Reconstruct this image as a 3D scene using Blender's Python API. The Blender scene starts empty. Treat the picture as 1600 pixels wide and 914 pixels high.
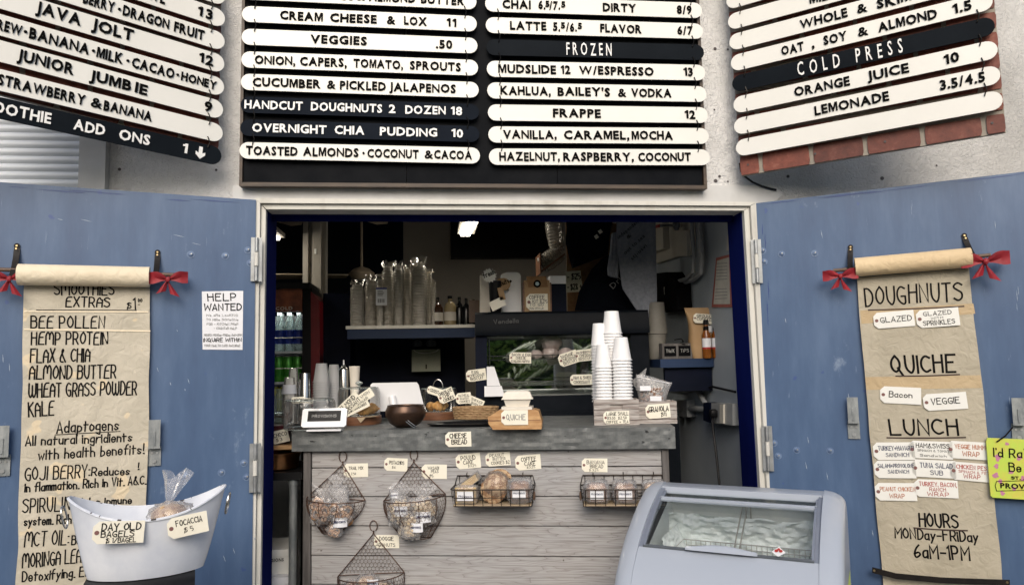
import bpy, math, random
from mathutils import Vector as V, Matrix, noise
random.seed(7)
sc = bpy.context.scene
R = math.radians
# ---------------------------------------------------------------- camera
FP = 1155.0; YAW, PIT, ROL = R(6), R(5.2), .018
CAM = V((0, 0, 1.5))
fw = V((math.sin(YAW)*math.cos(PIT), math.cos(YAW)*math.cos(PIT), math.sin(PIT)))
rt = V((math.cos(YAW), -math.sin(YAW), 0)); up = rt.cross(fw)
cr, sr = math.cos(ROL), math.sin(ROL)
camr = rt*cr - up*sr          # image right
camu = rt*sr + up*cr          # image up
cd = bpy.data.cameras.new('camera'); cam = bpy.data.objects.new('camera', cd); sc.collection.objects.link(cam)
cam.matrix_world = Matrix(((camr.x, camu.x, -fw.x, CAM.x), (camr.y, camu.y, -fw.y, CAM.y), (camr.z, camu.z, -fw.z, CAM.z), (0, 0, 0, 1)))
cd.sensor_width = 36; cd.lens = 36*FP/1600; cd.clip_end = 500; cd.clip_start = .05
sc.camera = cam
# ---------------------------------------------------------------- world, sun, exposure
SUN_EL, SUN_AZ = R(33), R(187)     # azimuth clockwise from +Y: behind the camera
w = bpy.data.worlds.new('World'); sc.world = w; w.use_nodes = True
wn = w.node_tree; bgn = wn.nodes['Background']
sky = wn.nodes.new('ShaderNodeTexSky'); sky.sky_type = 'NISHITA'; sky.sun_disc = False
sky.sun_elevation = SUN_EL; sky.sun_rotation = SUN_AZ; sky.air_density = 1.0; sky.dust_density = 3.5; sky.ozone_density = 1
wn.links.new(sky.outputs[0], bgn.inputs[0]); bgn.inputs[1].default_value = .15
sd = bpy.data.lights.new('sun', 'SUN'); sd.energy = 1.5; sd.angle = R(35); sd.color = (1, .95, .88)
so = bpy.data.objects.new('sun', sd); sc.collection.objects.link(so)
sdir = V((math.sin(SUN_AZ)*math.cos(SUN_EL), math.cos(SUN_AZ)*math.cos(SUN_EL), math.sin(SUN_EL)))
so.rotation_euler = sdir.to_track_quat('Z', 'Y').to_euler(); so.location = (0, -3, 6)
sc.view_settings.view_transform = 'Standard'; sc.view_settings.look = 'None'
sc.view_settings.exposure = 0.12; sc.view_settings.gamma = 1
sc.cycles.max_bounces = 8; sc.cycles.transparent_max_bounces = 24
# ---------------------------------------------------------------- placing helpers
def ray(x, y): return fw*FP + camr*(x-800) + camu*(457-y)
def atY(x, y, Y): d = ray(x, y); return CAM + d*(Y/d.y)
def atZ(x, y, Z): d = ray(x, y); return CAM + d*((Z-1.5)/d.z)
class Fr:
    """local x = to the right along the surface, y = away from the viewer, z = up"""
    def __init__(s, o, a=0.0, tilt=0.0):
        s.o = V(o); s.a = a; s.tilt = tilt
        s.M = Matrix.Translation(s.o) @ Matrix.Rotation(a, 4, 'Z') @ Matrix.Rotation(tilt, 4, 'X'); s.I = s.M.inverted()
        s.s = (s.o-CAM).dot(fw)/FP
    def p(s, x, y, off=0.0):
        c = s.I @ CAM; d = s.I.to_3x3() @ ray(x, y); t = (-off-c.y)/d.y
        q = c + d*t; return (q.x, q.z)
    def sub(s, x, y, off=0.0):
        u, z = s.p(x, y, off); return Fr(s.M @ V((u, -off, z)), s.a, s.tilt)
def FY(x, y, Y, a=0.0): return Fr(atY(x, y, Y), R(a))
def FZ(x, y, Z, a=0.0): return Fr(atZ(x, y, Z), R(a))
# ---------------------------------------------------------------- mesh builder
class MB:
    def __init__(s): s.v = []; s.f = []
    def add(s, vs, fs):
        b = len(s.v); s.v += [tuple(v) for v in vs]; s.f += [tuple(i+b for i in f) for f in fs]; return s
    def box(s, x0, x1, y0, y1, z0, z1):
        return s.add([(x0,y0,z0),(x1,y0,z0),(x1,y1,z0),(x0,y1,z0),(x0,y0,z1),(x1,y0,z1),(x1,y1,z1),(x0,y1,z1)],
                     [(0,3,2,1),(4,5,6,7),(0,1,5,4),(1,2,6,5),(2,3,7,6),(3,0,4,7)])
    def obox(s, c, h, M=None):
        M = M or Matrix(); c = V(c); b = MB().box(-h[0],h[0],-h[1],h[1],-h[2],h[2])
        return s.add([c + M.to_3x3() @ V(v) for v in b.v], b.f)
    def prism(s, poly, y0, y1):     # poly in xz, extruded along y (y0 nearest the viewer)
        n = len(poly); A = sum(poly[i][0]*poly[(i+1)%n][1]-poly[(i+1)%n][0]*poly[i][1] for i in range(n))
        if A < 0: poly = poly[::-1]
        return s.add([(x,y0,z) for x,z in poly]+[(x,y1,z) for x,z in poly],
                     [tuple(range(n)), tuple(range(2*n-1,n-1,-1))]+[(i+n,(i+1)%n+n,(i+1)%n,i) for i in range(n)])
    def prismx(s, poly, x0, x1):    # poly in yz, extruded along x
        n = len(poly)
        return s.add([(x0,y,z) for y,z in poly]+[(x1,y,z) for y,z in poly],
                     [tuple(range(n)), tuple(range(2*n-1,n-1,-1))]+[(i+n,(i+1)%n+n,(i+1)%n,i) for i in range(n)])
    def tube(s, pts, r, n=6, closed=False, caps=True):
        pts = [V(p) for p in pts]; m = len(pts)
        if m < 2: return s
        rr = r if isinstance(r, (list, tuple)) else [r]*m
        vs = []; prev = None
        for i, p in enumerate(pts):
            if closed: t = pts[(i+1)%m]-pts[i-1]
            else: t = pts[min(i+1,m-1)]-pts[max(i-1,0)]
            if t.length < 1e-9: t = V((0,0,1))
            t.normalize()
            if prev is None:
                a = V((0,0,1)) if abs(t.z) < .9 else V((1,0,0)); u = t.cross(a).normalized()
            else:
                u = prev - t*prev.dot(t)
                if u.length < 1e-6: u = t.cross(V((0,1,.3)))
                u.normalize()
            prev = u; q = t.cross(u)
            vs += [p + (u*math.cos(2*math.pi*k/n)+q*math.sin(2*math.pi*k/n))*rr[i] for k in range(n)]
        fs = []
        for i in range(m if closed else m-1):
            a = i*n; b = ((i+1)%m)*n
            fs += [(a+k, a+(k+1)%n, b+(k+1)%n, b+k) for k in range(n)]
        if not closed and caps: fs += [tuple(range(n))[::-1], tuple((m-1)*n+k for k in range(n))]
        return s.add(vs, fs)
    def lathe(s, prof, c=(0,0,0), n=24, sx=1, sy=1):
        vs = []; fs = []
        for r, z in prof:
            vs += [(c[0]+sx*r*math.cos(2*math.pi*k/n), c[1]+sy*r*math.sin(2*math.pi*k/n), c[2]+z) for k in range(n)]
        for i in range(len(prof)-1):
            fs += [(i*n+k, i*n+(k+1)%n, (i+1)*n+(k+1)%n, (i+1)*n+k) for k in range(n)]
        if prof[0][0] > 1e-6: fs.append(tuple(range(n))[::-1])
        if prof[-1][0] > 1e-6 and abs(prof[-1][0]-prof[0][0])+abs(prof[-1][1]-prof[0][1]) > 1e-6: fs.append(tuple((len(prof)-1)*n+k for k in range(n)))
        return s.add(vs, fs)
    def disc(s, c, r, y0=-.001, n=16):
        return s.prism([(c[0]+r*math.cos(2*math.pi*k/n), c[1]+r*math.sin(2*math.pi*k/n)) for k in range(n)], y0, y0+.0008)
    def grid(s, fn, nu, nv, cu=False):
        vs = [fn(i/nu, j/nv) for j in range(nv+1) for i in range(nu+(0 if cu else 1))]; w = nu+(0 if cu else 1)
        fs = [(j*w+i, j*w+(i+1)%w, (j+1)*w+(i+1)%w, (j+1)*w+i) for j in range(nv) for i in range(nu)]
        return s.add(vs, fs)
    def blob(s, c, r, amp=.15, fr=3.0, n=14, m=9, seed=0.0, M=None, pw=1.0):
        c = V(c); vs = []
        for j in range(m+1):
            th = math.pi*j/m
            for i in range(n):
                ph = 2*math.pi*i/n
                cx, cy, cz = math.sin(th)*math.cos(ph), math.sin(th)*math.sin(ph), math.cos(th)
                if pw != 1:
                    cx, cy, cz = [math.copysign(abs(q)**pw, q) for q in (cx, cy, cz)]
                d = V((cx, cy, cz))
                k = 1 + amp*noise.noise(d*fr+V((seed*7.3, seed*3.1, seed)))
                q = V((d.x*r[0]*k, d.y*r[1]*k, d.z*r[2]*k))
                if M: q = M.to_3x3() @ q
                vs.append(c+q)
        fs = [(j*n+i, (j+1)*n+i, (j+1)*n+(i+1)%n, j*n+(i+1)%n) for j in range(m) for i in range(n)]
        return s.add(vs, fs)
    def stroke(s, pts, w, y):       # flat marker stroke, points in xz
        P = []
        for p in pts:
            if not P or (p-P[-1]).length > 1e-6: P.append(p)
        if len(P) == 1: P.append(P[0]+V((w*.6, 0)))
        n = len(P); L = []; Rr = []
        P[0] = P[0] - (P[1]-P[0]).normalized()*w*.4; P[-1] = P[-1] + (P[-1]-P[-2]).normalized()*w*.4
        for i in range(n):
            a = (P[i]-P[i-1]).normalized() if i else (P[1]-P[0]).normalized()
            b = (P[i+1]-P[i]).normalized() if i < n-1 else a
            na = V((-a.y, a.x)); nb = V((-b.y, b.x)); m = na+nb
            if m.length < .35: m = na
            m.normalize(); k = min(1.0/max(m.dot(na), .5), 1.9)
            L.append(P[i]+m*w/2*k); Rr.append(P[i]-m*w/2*k)
        return s.add([(p.x, y, p.y) for p in L+Rr], [(i+n, i+n+1, i+1, i) for i in range(n-1)])
    def build(s, name, mat, parent=None, smooth=False, M=None, kind=None, label=None):
        me = bpy.data.meshes.new(name); me.from_pydata([tuple(v) for v in s.v], [], s.f); me.update()
        if smooth:
            me.polygons.foreach_set('use_smooth', [True]*len(me.polygons))
            try: me.set_sharp_from_angle(angle=R(38))
            except Exception: pass
        me.materials.append(mat)
        o = bpy.data.objects.new(name, me); sc.collection.objects.link(o)
        if parent: o.parent = parent
        if M is not None: o.matrix_world = M
        if kind: o['kind'] = kind
        if label: o['label'] = label
        return o
def thing(name, label, cat, fr, group=None):
    o = bpy.data.objects.new(name, None); o.empty_display_size = .05; sc.collection.objects.link(o)
    o.matrix_world = fr.M; o['label'] = label; o['category'] = cat
    if group: o['group'] = group
    return o
def single(mb, name, mat, fr, label, cat, group=None, smooth=False):
    o = mb.build(name, mat, None, smooth, fr.M); o['label'] = label; o['category'] = cat
    if group: o['group'] = group
    return o
def struct(mb, name, mat, smooth=False): return mb.build(name, mat, None, smooth, kind='structure')
def copy_tree(o, parent=None):
    c = o.copy(); sc.collection.objects.link(c)
    if parent: c.parent = parent
    for ch in [x for x in bpy.data.objects if x.parent == o]: copy_tree(ch, c)
    return c
# ---------------------------------------------------------------- lettering
_fc = {}
def fontmesh(t, bold):
    k = (t, bold)
    if k in _fc: return _fc[k]
    if t == 'M' and bold > .02:
        g = fh(bold)[1]; P = [(x*g, y*g) for x, y in ((0,0),(0,1),(.27,1),(.475,.38),(.68,1),(.95,1),(.95,0),(.77,0),(.77,.72),(.55,0),(.40,0),(.18,.72),(.18,0))]
        n = len(P); _fc[k] = ([(x, y, .5) for x, y in P]+[(x, y, -.5) for x, y in P], [tuple(range(n))[::-1], tuple(range(n, 2*n))]+[(i, (i+1) % n, (i+1) % n+n, i+n) for i in range(n)]); return _fc[k]
    if t == '1':
        g = fh(bold)[1]; P = [(.0,g*.70),(.0,g*.86),(.09,g*.90),(.14,g),(.30,g),(.30,0),(.15,0),(.15,g*.72)] if bold > .02 else [(.0,g*.75),(.0,g*.84),(.12,g),(.20,g),(.20,0),(.12,0),(.12,g*.84)]
        n = len(P); _fc[k] = ([(x, y, .5) for x, y in P]+[(x, y, -.5) for x, y in P], [tuple(range(n))[::-1], tuple(range(n, 2*n))]+[(i, (i+1) % n, (i+1) % n+n, i+n) for i in range(n)]); return _fc[k]
    cu = bpy.data.curves.new('t', 'FONT'); cu.body = t; cu.size = 1; cu.extrude = .5; cu.offset = min(bold, .014) if t in ('M', '&', 'W', 'N') else bold; cu.resolution_u = 2; cu.space_character = 1.12
    o = bpy.data.objects.new('t', cu); sc.collection.objects.link(o)
    dg = bpy.context.evaluated_depsgraph_get(); me = bpy.data.meshes.new_from_object(o.evaluated_get(dg))
    vs = [tuple(v.co) for v in me.vertices]; fs = [tuple(p.vertices) for p in me.polygons]
    bpy.data.objects.remove(o); bpy.data.meshes.remove(me); bpy.data.curves.remove(cu)
    _fc[k] = (vs, fs); return _fc[k]
def fh(bold):
    vs, _ = fontmesh('H', bold); return min(v[1] for v in vs), max(v[1] for v in vs)
def print_text(mb, t, A, B, h, y0=-.002, th=.0008, bold=.028):
    """A, B = (x,z) baseline ends, h = cap height; letters stand from y0 towards +y by th"""
    A = V(A); B = V(B); vs, fs = fontmesh(t, bold); x0 = min(v[0] for v in vs); x1 = max(v[0] for v in vs); b, c = fh(bold)
    d = B-A; k = d.length/(x1-x0); e = d.normalized(); q = V((-e.y, e.x)); out = []
    for x, y, z in vs:
        p = A + e*((x-x0)*k) + q*((y-b)*h/(c-b)); out.append((p.x, y0+(.5-z)*th, p.y))
    mb.add(out, fs)
_lm = {}
def letters(par, t, A, B, h, y0, th, bold, matl):
    """one object per clip-in letter, meshes shared"""
    b, c = fh(bold); W = []
    for ch in t:
        if ch == ' ': W.append(.30); continue
        vs, fs = fontmesh(ch, bold); W.append(max(v[0] for v in vs)-min(v[0] for v in vs))
    A = V(A); B = V(B); d = B-A; e = d.normalized(); kz = h/(c-b); k_ = kz*1.12*(1 if bold > .02 else .42); n_ = len(t)-1; gap = .09
    if n_ > 0: gap = (d.length/k_-sum(W))/n_
    if gap < .09: gap = .09; k_ = d.length/(sum(W)+gap*n_)
    x = 0 if n_ > 0 else max(0, (d.length/k_-sum(W))/2)
    for ch, w_ in zip(t, W):
        if ch != ' ':
            key = (ch, bold, matl.name)
            if key not in _lm:
                vs, fs = fontmesh(ch, bold); x0 = min(v[0] for v in vs); me = bpy.data.meshes.new('letter'); me.from_pydata([(p[0]-x0, .5-p[2], p[1]-b) for p in vs], [], fs); me.update(); me.materials.append(matl); _lm[key] = me
            o = bpy.data.objects.new('letter', _lm[key]); sc.collection.objects.link(o); o.parent = par
            p = A+e*(x*k_)+V((-e.y, e.x))*random.uniform(-.03, .03)*h
            o.matrix_local = Matrix.Translation((p.x, y0, p.y)) @ Matrix.Rotation(-math.atan2(e.y, e.x)+random.uniform(-.02, .02), 4, 'Y') @ Matrix.Diagonal((k_, th, kz, 1))
        x += w_+gap
G = {'A':'022942|1434','B':'0209|~0939473606|~0646433202','C':'~482907042243','D':'0209|~092947442202','E':'49090242|0636','F':'490902|0636',
'G':'~48290704224245|2545','H':'0902|4942|0646','I':'0902','J':'~4943321203','K':'0902|4906|1642','L':'090242','M':'0209255952','N':'02094249',
'O':'~29070422444729','P':'0209|~0939473505','Q':'~29070422444729|3451','R':'0209|~0939473505|2542','S':'~482908072645432203','T':'0949|2922',
'U':'~090422324449','V':'092249','W':'0912375269','X':'0942|4902','Y':'092549|2522','Z':'09490242',
'a':'~361605031233|3632','b':'0902|~051635331202','c':'~351605031233','d':'3932|~351605031233','e':'0434|~343526160503122233','f':'~39291712|0636',
'g':'~361605031333|~36302001','h':'0902|~0516353432','i':'0602|0708','j':'~161100|1718','k':'0902|3604|1532','l':'0902','m':'0602|~05162622|~25364642',
'n':'0602|~0516353432','o':'~16050312333516','p':'0600|~051635331203','q':'3630|~361605031233','r':'0602|~041636','s':'~35160514331203','t':'1812|0636',
'u':'~06031233|3632','v':'062246','w':'0612253246','x':'0632|3602','y':'0613|3600','z':'06360232',
'0':'~19070412343719','1':'081912','2':'~081939482502|0242','3':'~0819394725|~2546432203','4':'32390444','5':'390906|~0636454322','6':'~391704123344352504',
'7':'094912','8':'~260819394826|~260312324326','9':'~4626171829484632','&':'~52172938160312325','.':'0202','\u00b7':'0505',',':'0301','-':'0535','+':'2327|0545',
'!':'0904|0202',':':'0303|0606','$':'~482908072645432203|2901',"'":'0908','/':'0249','^':'1612|0616'}
# rounded tall hand used on the left scroll
G2 = dict(G); G2.update({'A':'~0207193247|0545'.replace('3247','394742'),'E':'~49190702|0242|0636','G':'~48290704224245|2545','O':'~29070422444729','U':'~090422324449','S':'~482908072645432203','W':'~0903122536','M':'~0207193822|~2238495752'})
G2['A'] = '~0207293747|4742|0545'; G2['W'] = '~09031223|~2703|'.replace('|~2703|','')+'|~39332253|5359'; G2['W'] = '~090312323739|~3733425359'; G2['W'] = '0904|~04122234|3438|~34425264|6469'; G2['M'] = '0207|~07192937|3735|~37495967|6762'
def hand(mb, t, A, B, h, w=None, y=-.0015, g=None, jit=.06):
    g = g or G; A = V(A); B = V(B); w = w or h*.125; cur = 0.0; S = []; rnd = random.Random(t)
    for ch in t:
        if ch == ' ': cur += 3.2; continue
        d = g.get(ch) or G.get(ch.upper(), G['.'])
        strokes = []; mx = 0
        for st in d.split('|'):
            sm = st.startswith('~'); st = st.strip('~'); st = st[:len(st)//2*2]
            p = [V((int(st[i]), int(st[i+1])-2)) for i in range(0, len(st), 2)]
            mx = max(mx, max(q.x for q in p))
            if sm and len(p) > 2:
                for _ in range(2):
                    r_ = [p[0]]
                    for a, b in zip(p, p[1:]): r_ += [a*.75+b*.25, a*.25+b*.75]
                    p = r_+[p[-1]]
            strokes.append(p)
        dy = rnd.uniform(-1, 1)*jit*7; sk = rnd.uniform(-.06, .06)
        for p in strokes: S.append([V((cur+q.x+sk*q.y, q.y+dy*.5)) for q in p])
        cur += mx+1.7
    if not S: return
    W = max(.1, cur-1.7); e = (B-A); k = e.length/max(W, .5) if len(t) > 1 else h/7; e.normalize(); q = V((-e.y, e.x)); n = 0
    for p in S:
        mb.stroke([A+e*(c.x*k)+q*(c.y*h/7) for c in p], w, y-.00003*n); n = (n+1) % 7
def hpx(mb, fr, t, x0, x1, y0, y1, h, w=None, off=.0, y=None, g=None):
    hand(mb, t, fr.p(x0, y0, off), fr.p(x1, y1, off), h*fr.s, w*fr.s if w else None, (-off-.0015) if y is None else y, g)
# ---------------------------------------------------------------- materials
def nmat(name):
    m = bpy.data.materials.new(name); m.use_nodes = True; nt = m.node_tree; return m, nt, nt.nodes['Principled BSDF']
def tex(nt, kind, sc_=(1,1,1), coord='Object', **kw):
    tc = nt.nodes.new('ShaderNodeTexCoord'); mp = nt.nodes.new('ShaderNodeMapping'); mp.inputs['Scale'].default_value = sc_
    nt.links.new(tc.outputs[coord], mp.inputs[0]); t = nt.nodes.new('ShaderNodeTex'+kind); nt.links.new(mp.outputs[0], t.inputs['Vector'])
    for k, v in kw.items():
        if k in t.inputs: t.inputs[k].default_value = v
        else: setattr(t, k, v)
    return t
def ramp(nt, src, stops):
    r = nt.nodes.new('ShaderNodeValToRGB'); e = r.color_ramp.elements
    while len(e) < len(stops): e.new(.5)
    for i, (p, c) in enumerate(stops):
        e[i].position = p; e[i].color = tuple(c)+(1,) if len(c) == 3 else c
    nt.links.new(src, r.inputs[0]); return r
def bump(nt, b, src, st=.3, dist=.002, prev=None):
    n = nt.nodes.new('ShaderNodeBump'); n.inputs['Strength'].default_value = st; n.inputs['Distance'].default_value = dist
    nt.links.new(src, n.inputs['Height'])
    if prev: nt.links.new(prev.outputs[0], n.inputs['Normal'])
    nt.links.new(n.outputs[0], b.inputs['Normal']); return n
def mixc(nt, fac, a, b, mode='MIX'):
    m = nt.nodes.new('ShaderNodeMix'); m.data_type = 'RGBA'; m.blend_type = mode
    for s, v in ((0, fac), (6, a), (7, b)):
        if isinstance(v, (int, float)): m.inputs[s].default_value = v
        elif isinstance(v, tuple): m.inputs[s].default_value = v+(1,) if len(v) == 3 else v
        else: nt.links.new(v, m.inputs[s])
    return m.outputs[2]
def mat(name, c, rough=.5, metal=0, c2=None, ns=12, st=(1,1,1), lo=.35, hi=.65, bp=0, bs=60, bst=(1,1,1), emit=0, coat=0, spec=None, det=5):
    m, nt, b = nmat(name); b.inputs['Base Color'].default_value = (*c, 1); b.inputs['Roughness'].default_value = rough; b.inputs['Metallic'].default_value = metal
    if spec is not None: b.inputs['Specular IOR Level'].default_value = spec
    if coat: b.inputs['Coat Weight'].default_value = coat
    if c2 is None and not emit: c2 = tuple(q*.82 for q in c)
    if c2:
        t = tex(nt, 'Noise', st, Scale=ns, Detail=det, Roughness=.6); r = ramp(nt, t.outputs[0], [(lo, c), (hi, c2)]); nt.links.new(r.outputs[0], b.inputs['Base Color'])
    if bp:
        t = tex(nt, 'Noise', bst, Scale=bs, Detail=4); bump(nt, b, t.outputs[0], bp)
    if emit:
        b.inputs['Emission Color'].default_value = (*c, 1); b.inputs['Emission Strength'].default_value = emit
    return m
def clear(name, tint=(.9,.92,.92), body=.08, gloss=.35, rough=.12, wrinkle=0, ws=60):
    """thin transparent film or glass: see-through, a little milky, shiny at grazing angles"""
    m, nt, b = nmat(name); b.inputs['Base Color'].default_value = (*tint, 1); b.inputs['Roughness'].default_value = rough
    b.inputs['Specular IOR Level'].default_value = .6
    tr = nt.nodes.new('ShaderNodeBsdfTransparent'); tr.inputs[0].default_value = (*[min(1, .75+.25*q) for q in tint], 1)
    lw = nt.nodes.new('ShaderNodeLayerWeight'); lw.inputs[0].default_value = .35
    mr = nt.nodes.new('ShaderNodeMapRange'); mr.inputs['To Min'].default_value = body; mr.inputs['To Max'].default_value = body+gloss
    nt.links.new(lw.outputs['Facing'], mr.inputs['Value'])
    mx = nt.nodes.new('ShaderNodeMixShader'); nt.links.new(mr.outputs[0], mx.inputs[0]); nt.links.new(tr.outputs[0], mx.inputs[1]); nt.links.new(b.outputs[0], mx.inputs[2])
    gl = nt.nodes.new('ShaderNodeBsdfGlossy'); gl.inputs['Roughness'].default_value = rough
    fr = nt.nodes.new('ShaderNodeFresnel'); fr.inputs[0].default_value = 1.5
    m2 = nt.nodes.new('ShaderNodeMixShader'); hf = nt.nodes.new('ShaderNodeMath'); hf.operation = 'MULTIPLY'; hf.inputs[1].default_value = .7; nt.links.new(fr.outputs[0], hf.inputs[0]); nt.links.new(hf.outputs[0], m2.inputs[0]); nt.links.new(mx.outputs[0], m2.inputs[1]); nt.links.new(gl.outputs[0], m2.inputs[2])
    nt.links.new(m2.outputs[0], nt.nodes['Material Output'].inputs[0])
    if wrinkle:
        t = tex(nt, 'Noise', Scale=ws, Detail=3, Distortion=1.5); bm = bump(nt, b, t.outputs[0], wrinkle, .004)
        for n in (gl, fr, lw): nt.links.new(bm.outputs[0], n.inputs['Normal'])
    return m
def stucco():
    m, nt, b = nmat('stucco'); t = tex(nt, 'Noise', Scale=3, Detail=6); r = ramp(nt, t.outputs[0], [(.3, (.62,.62,.61)), (.5, (.72,.72,.715)), (.75, (.57,.57,.565))])
    g = tex(nt, 'Noise', (1,1,.5), Scale=1.2, Detail=3); gr = ramp(nt, g.outputs[0], [(.42, (1,1,1)), (.7, (.7,.69,.67))])
    h = tex(nt, 'Voronoi', Scale=75, feature='SMOOTH_F1', Randomness=1); h2 = tex(nt, 'Noise', Scale=55, Detail=5, Distortion=1.2); h3 = ramp(nt, h2.outputs[0], [(.42, (0,0,0)), (.5, (1,1,1)), (.62, (.75,.75,.75))])
    col = mixc(nt, 1.0, r.outputs[0], gr.outputs[0], 'MULTIPLY')
    nt.links.new(col, b.inputs['Base Color']); b.inputs['Roughness'].default_value = .9
    x = bump(nt, b, h.outputs[0], .35, .005); bump(nt, b, h3.outputs[0], .6, .006, x); return m
def doorpaint():
    m, nt, b = nmat('blue_door_paint'); t = tex(nt, 'Noise', (1,1,.22), Scale=7, Detail=7, Roughness=.65)
    r = ramp(nt, t.outputs[0], [(.3, (.050,.090,.180)), (.5, (.064,.114,.215)), (.72, (.092,.150,.262))])
    s = tex(nt, 'Noise', (1,1,.6), Scale=5.5, Detail=10, Roughness=.72); sr_ = ramp(nt, s.outputs[0], [(.62, (0,0,0)), (.72, (.55,.55,.55))])
    s2 = tex(nt, 'Noise', (9,1,.9), Scale=7, Detail=6, Roughness=.7); s2r = ramp(nt, s2.outputs[0], [(.64, (0,0,0)), (.76, (.5,.5,.5))])
    d = tex(nt, 'Noise', (1,1,.8), Scale=14, Detail=3); dr = ramp(nt, d.outputs[0], [(.71, (0,0,0)), (.73, (1,1,1))])
    c = mixc(nt, sr_.outputs[0], r.outputs[0], (.34,.42,.53)); c = mixc(nt, s2r.outputs[0], c, (.36,.44,.56)); c = mixc(nt, dr.outputs[0], c, (.05,.09,.24))
    nt.links.new(c, b.inputs['Base Color']); b.inputs['Roughness'].default_value = .42
    g = tex(nt, 'Noise', (1,1,.05), Scale=90, Detail=4); x = bump(nt, b, g.outputs[0], .28, .0015); g2 = tex(nt, 'Noise', (1,1,.6), Scale=9, Detail=3); bump(nt, b, g2.outputs[0], .25, .006, x); return m
def plankwood(i):
    m, nt, b = nmat('weathered_plank'); sd_ = i*3.7
    tc = nt.nodes.new('ShaderNodeTexCoord'); mp = nt.nodes.new('ShaderNodeMapping'); mp.inputs['Location'].default_value = (sd_, 0, sd_*.3); mp.inputs['Scale'].default_value = (1.1, 1, 9)
    nt.links.new(tc.outputs['Object'], mp.inputs[0])
    n0 = nt.nodes.new('ShaderNodeTexNoise'); n0.inputs['Scale'].default_value = 1.6; n0.inputs['Detail'].default_value = 2.5; nt.links.new(mp.outputs[0], n0.inputs['Vector'])
    mu = nt.nodes.new('ShaderNodeMath'); mu.operation = 'MULTIPLY'; mu.inputs[1].default_value = 16; nt.links.new(n0.outputs[0], mu.inputs[0])
    fr_ = nt.nodes.new('ShaderNodeMath'); fr_.operation = 'FRACT'; nt.links.new(mu.outputs[0], fr_.inputs[0])
    rings = ramp(nt, fr_.outputs[0], [(0, (.10,.075,.068)), (.08, (.28,.26,.255)), (.5, (.38,.375,.375)), (1, (.33,.315,.31))])
    g = tex(nt, 'Noise', (1.5,1,60), Scale=3, Detail=6); gr = ramp(nt, g.outputs[0], [(.3, (.66,.64,.62)), (.52, (.94,.94,.93)), (.8, (1.06,1.06,1.06))])
    k = tex(nt, 'Noise', (1,1,2), Scale=2.1, Detail=3); kr = ramp(nt, k.outputs[0], [(.35, (.41,.42,.435)), (.65, (.49,.475,.465))])
    c = mixc(nt, .6, kr.outputs[0], rings.outputs[0]); c = mixc(nt, 1, c, gr.outputs[0], 'MULTIPLY')
    sp = tex(nt, 'Noise', Scale=38, Detail=2); spr = ramp(nt, sp.outputs[0], [(.74, (1,1,1)), (.78, (.3,.25,.22))]); c = mixc(nt, 1, c, spr.outputs[0], 'MULTIPLY')
    nt.links.new(c, b.inputs['Base Color']); b.inputs['Roughness'].default_value = .75; bump(nt, b, g.outputs[0], .35, .002); return m
def concrete():
    m, nt, b = nmat('worn_countertop'); t = tex(nt, 'Noise', Scale=9, Detail=9, Roughness=.7); r = ramp(nt, t.outputs[0], [(.3, (.065,.07,.071)), (.5, (.11,.118,.118)), (.72, (.21,.22,.215))])
    p = tex(nt, 'Noise', (1,1,2.2), Scale=21, Detail=3); pr = ramp(nt, p.outputs[0], [(.665, (1,1,1)), (.70, (.15,.15,.16))])
    c = mixc(nt, 1, r.outputs[0], pr.outputs[0], 'MULTIPLY'); nt.links.new(c, b.inputs['Base Color']); b.inputs['Roughness'].default_value = .45
    x = bump(nt, b, t.outputs[0], .4, .004); bump(nt, b, pr.outputs[0], .6, .003, x); return m
def paper(name, c1, c2, patch=None, sc_=4):
    m, nt, b = nmat(name); t = tex(nt, 'Noise', Scale=sc_, Detail=6, Roughness=.6); r = ramp(nt, t.outputs[0], [(.32, c1), (.68, c2)]); c = r.outputs[0]
    if patch:
        p = tex(nt, 'Noise', (1,1,1.3), Scale=9, Detail=2); pr = ramp(nt, p.outputs[0], [(.635, (0,0,0)), (.66, (.8,.8,.8))]); c = mixc(nt, pr.outputs[0], c, patch)
    nt.links.new(c, b.inputs['Base Color']); b.inputs['Roughness'].default_value = .7
    cr_ = tex(nt, 'Voronoi', (1,1,.7), Scale=11, feature='DISTANCE_TO_EDGE'); n = tex(nt, 'Noise', Scale=26, Detail=5, Distortion=1); x = bump(nt, b, cr_.outputs[0], .3, .006); bump(nt, b, n.outputs[0], .6, .009, x); return m
def brickmat():
    m, nt, b = nmat('printed_brick_red'); t = tex(nt, 'Noise', Scale=22, Detail=7, Roughness=.7); r = ramp(nt, t.outputs[0], [(.3, (.10,.025,.016)), (.55, (.18,.046,.028)), (.75, (.27,.11,.075))])
    oi = nt.nodes.new('ShaderNodeObjectInfo'); rr = ramp(nt, oi.outputs['Random'], [(0, (.62,.6,.62)), (1, (1.12,1.1,1.05))]); c = mixc(nt, 1, r.outputs[0], rr.outputs[0], 'MULTIPLY')
    nt.links.new(c, b.inputs['Base Color']); b.inputs['Roughness'].default_value = .6; bump(nt, b, t.outputs[0], .5, .003); return m
K = {}
def k(n, *a, **kw):
    K[n] = mat(n, *a, **kw); return K[n]
k('white_slat', (.77,.765,.72), .35, c2=(.72,.715,.67), ns=3, bp=.05, bs=15)
k('black_slat', (.006,.008,.011), .5, c2=(.009,.012,.016), ns=4, spec=.03)
k('navy_slat', (.006,.009,.015), .5, c2=(.009,.013,.021), ns=4, spec=.03)
k('black_letter', (.004,.004,.004), .6, spec=.03); k('white_letter', (.88,.88,.86), .4)
k('chalkboard', (.004,.005,.007), .55, c2=(.009,.010,.012), ns=6, bp=.1, bs=20, spec=.04)
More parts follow.
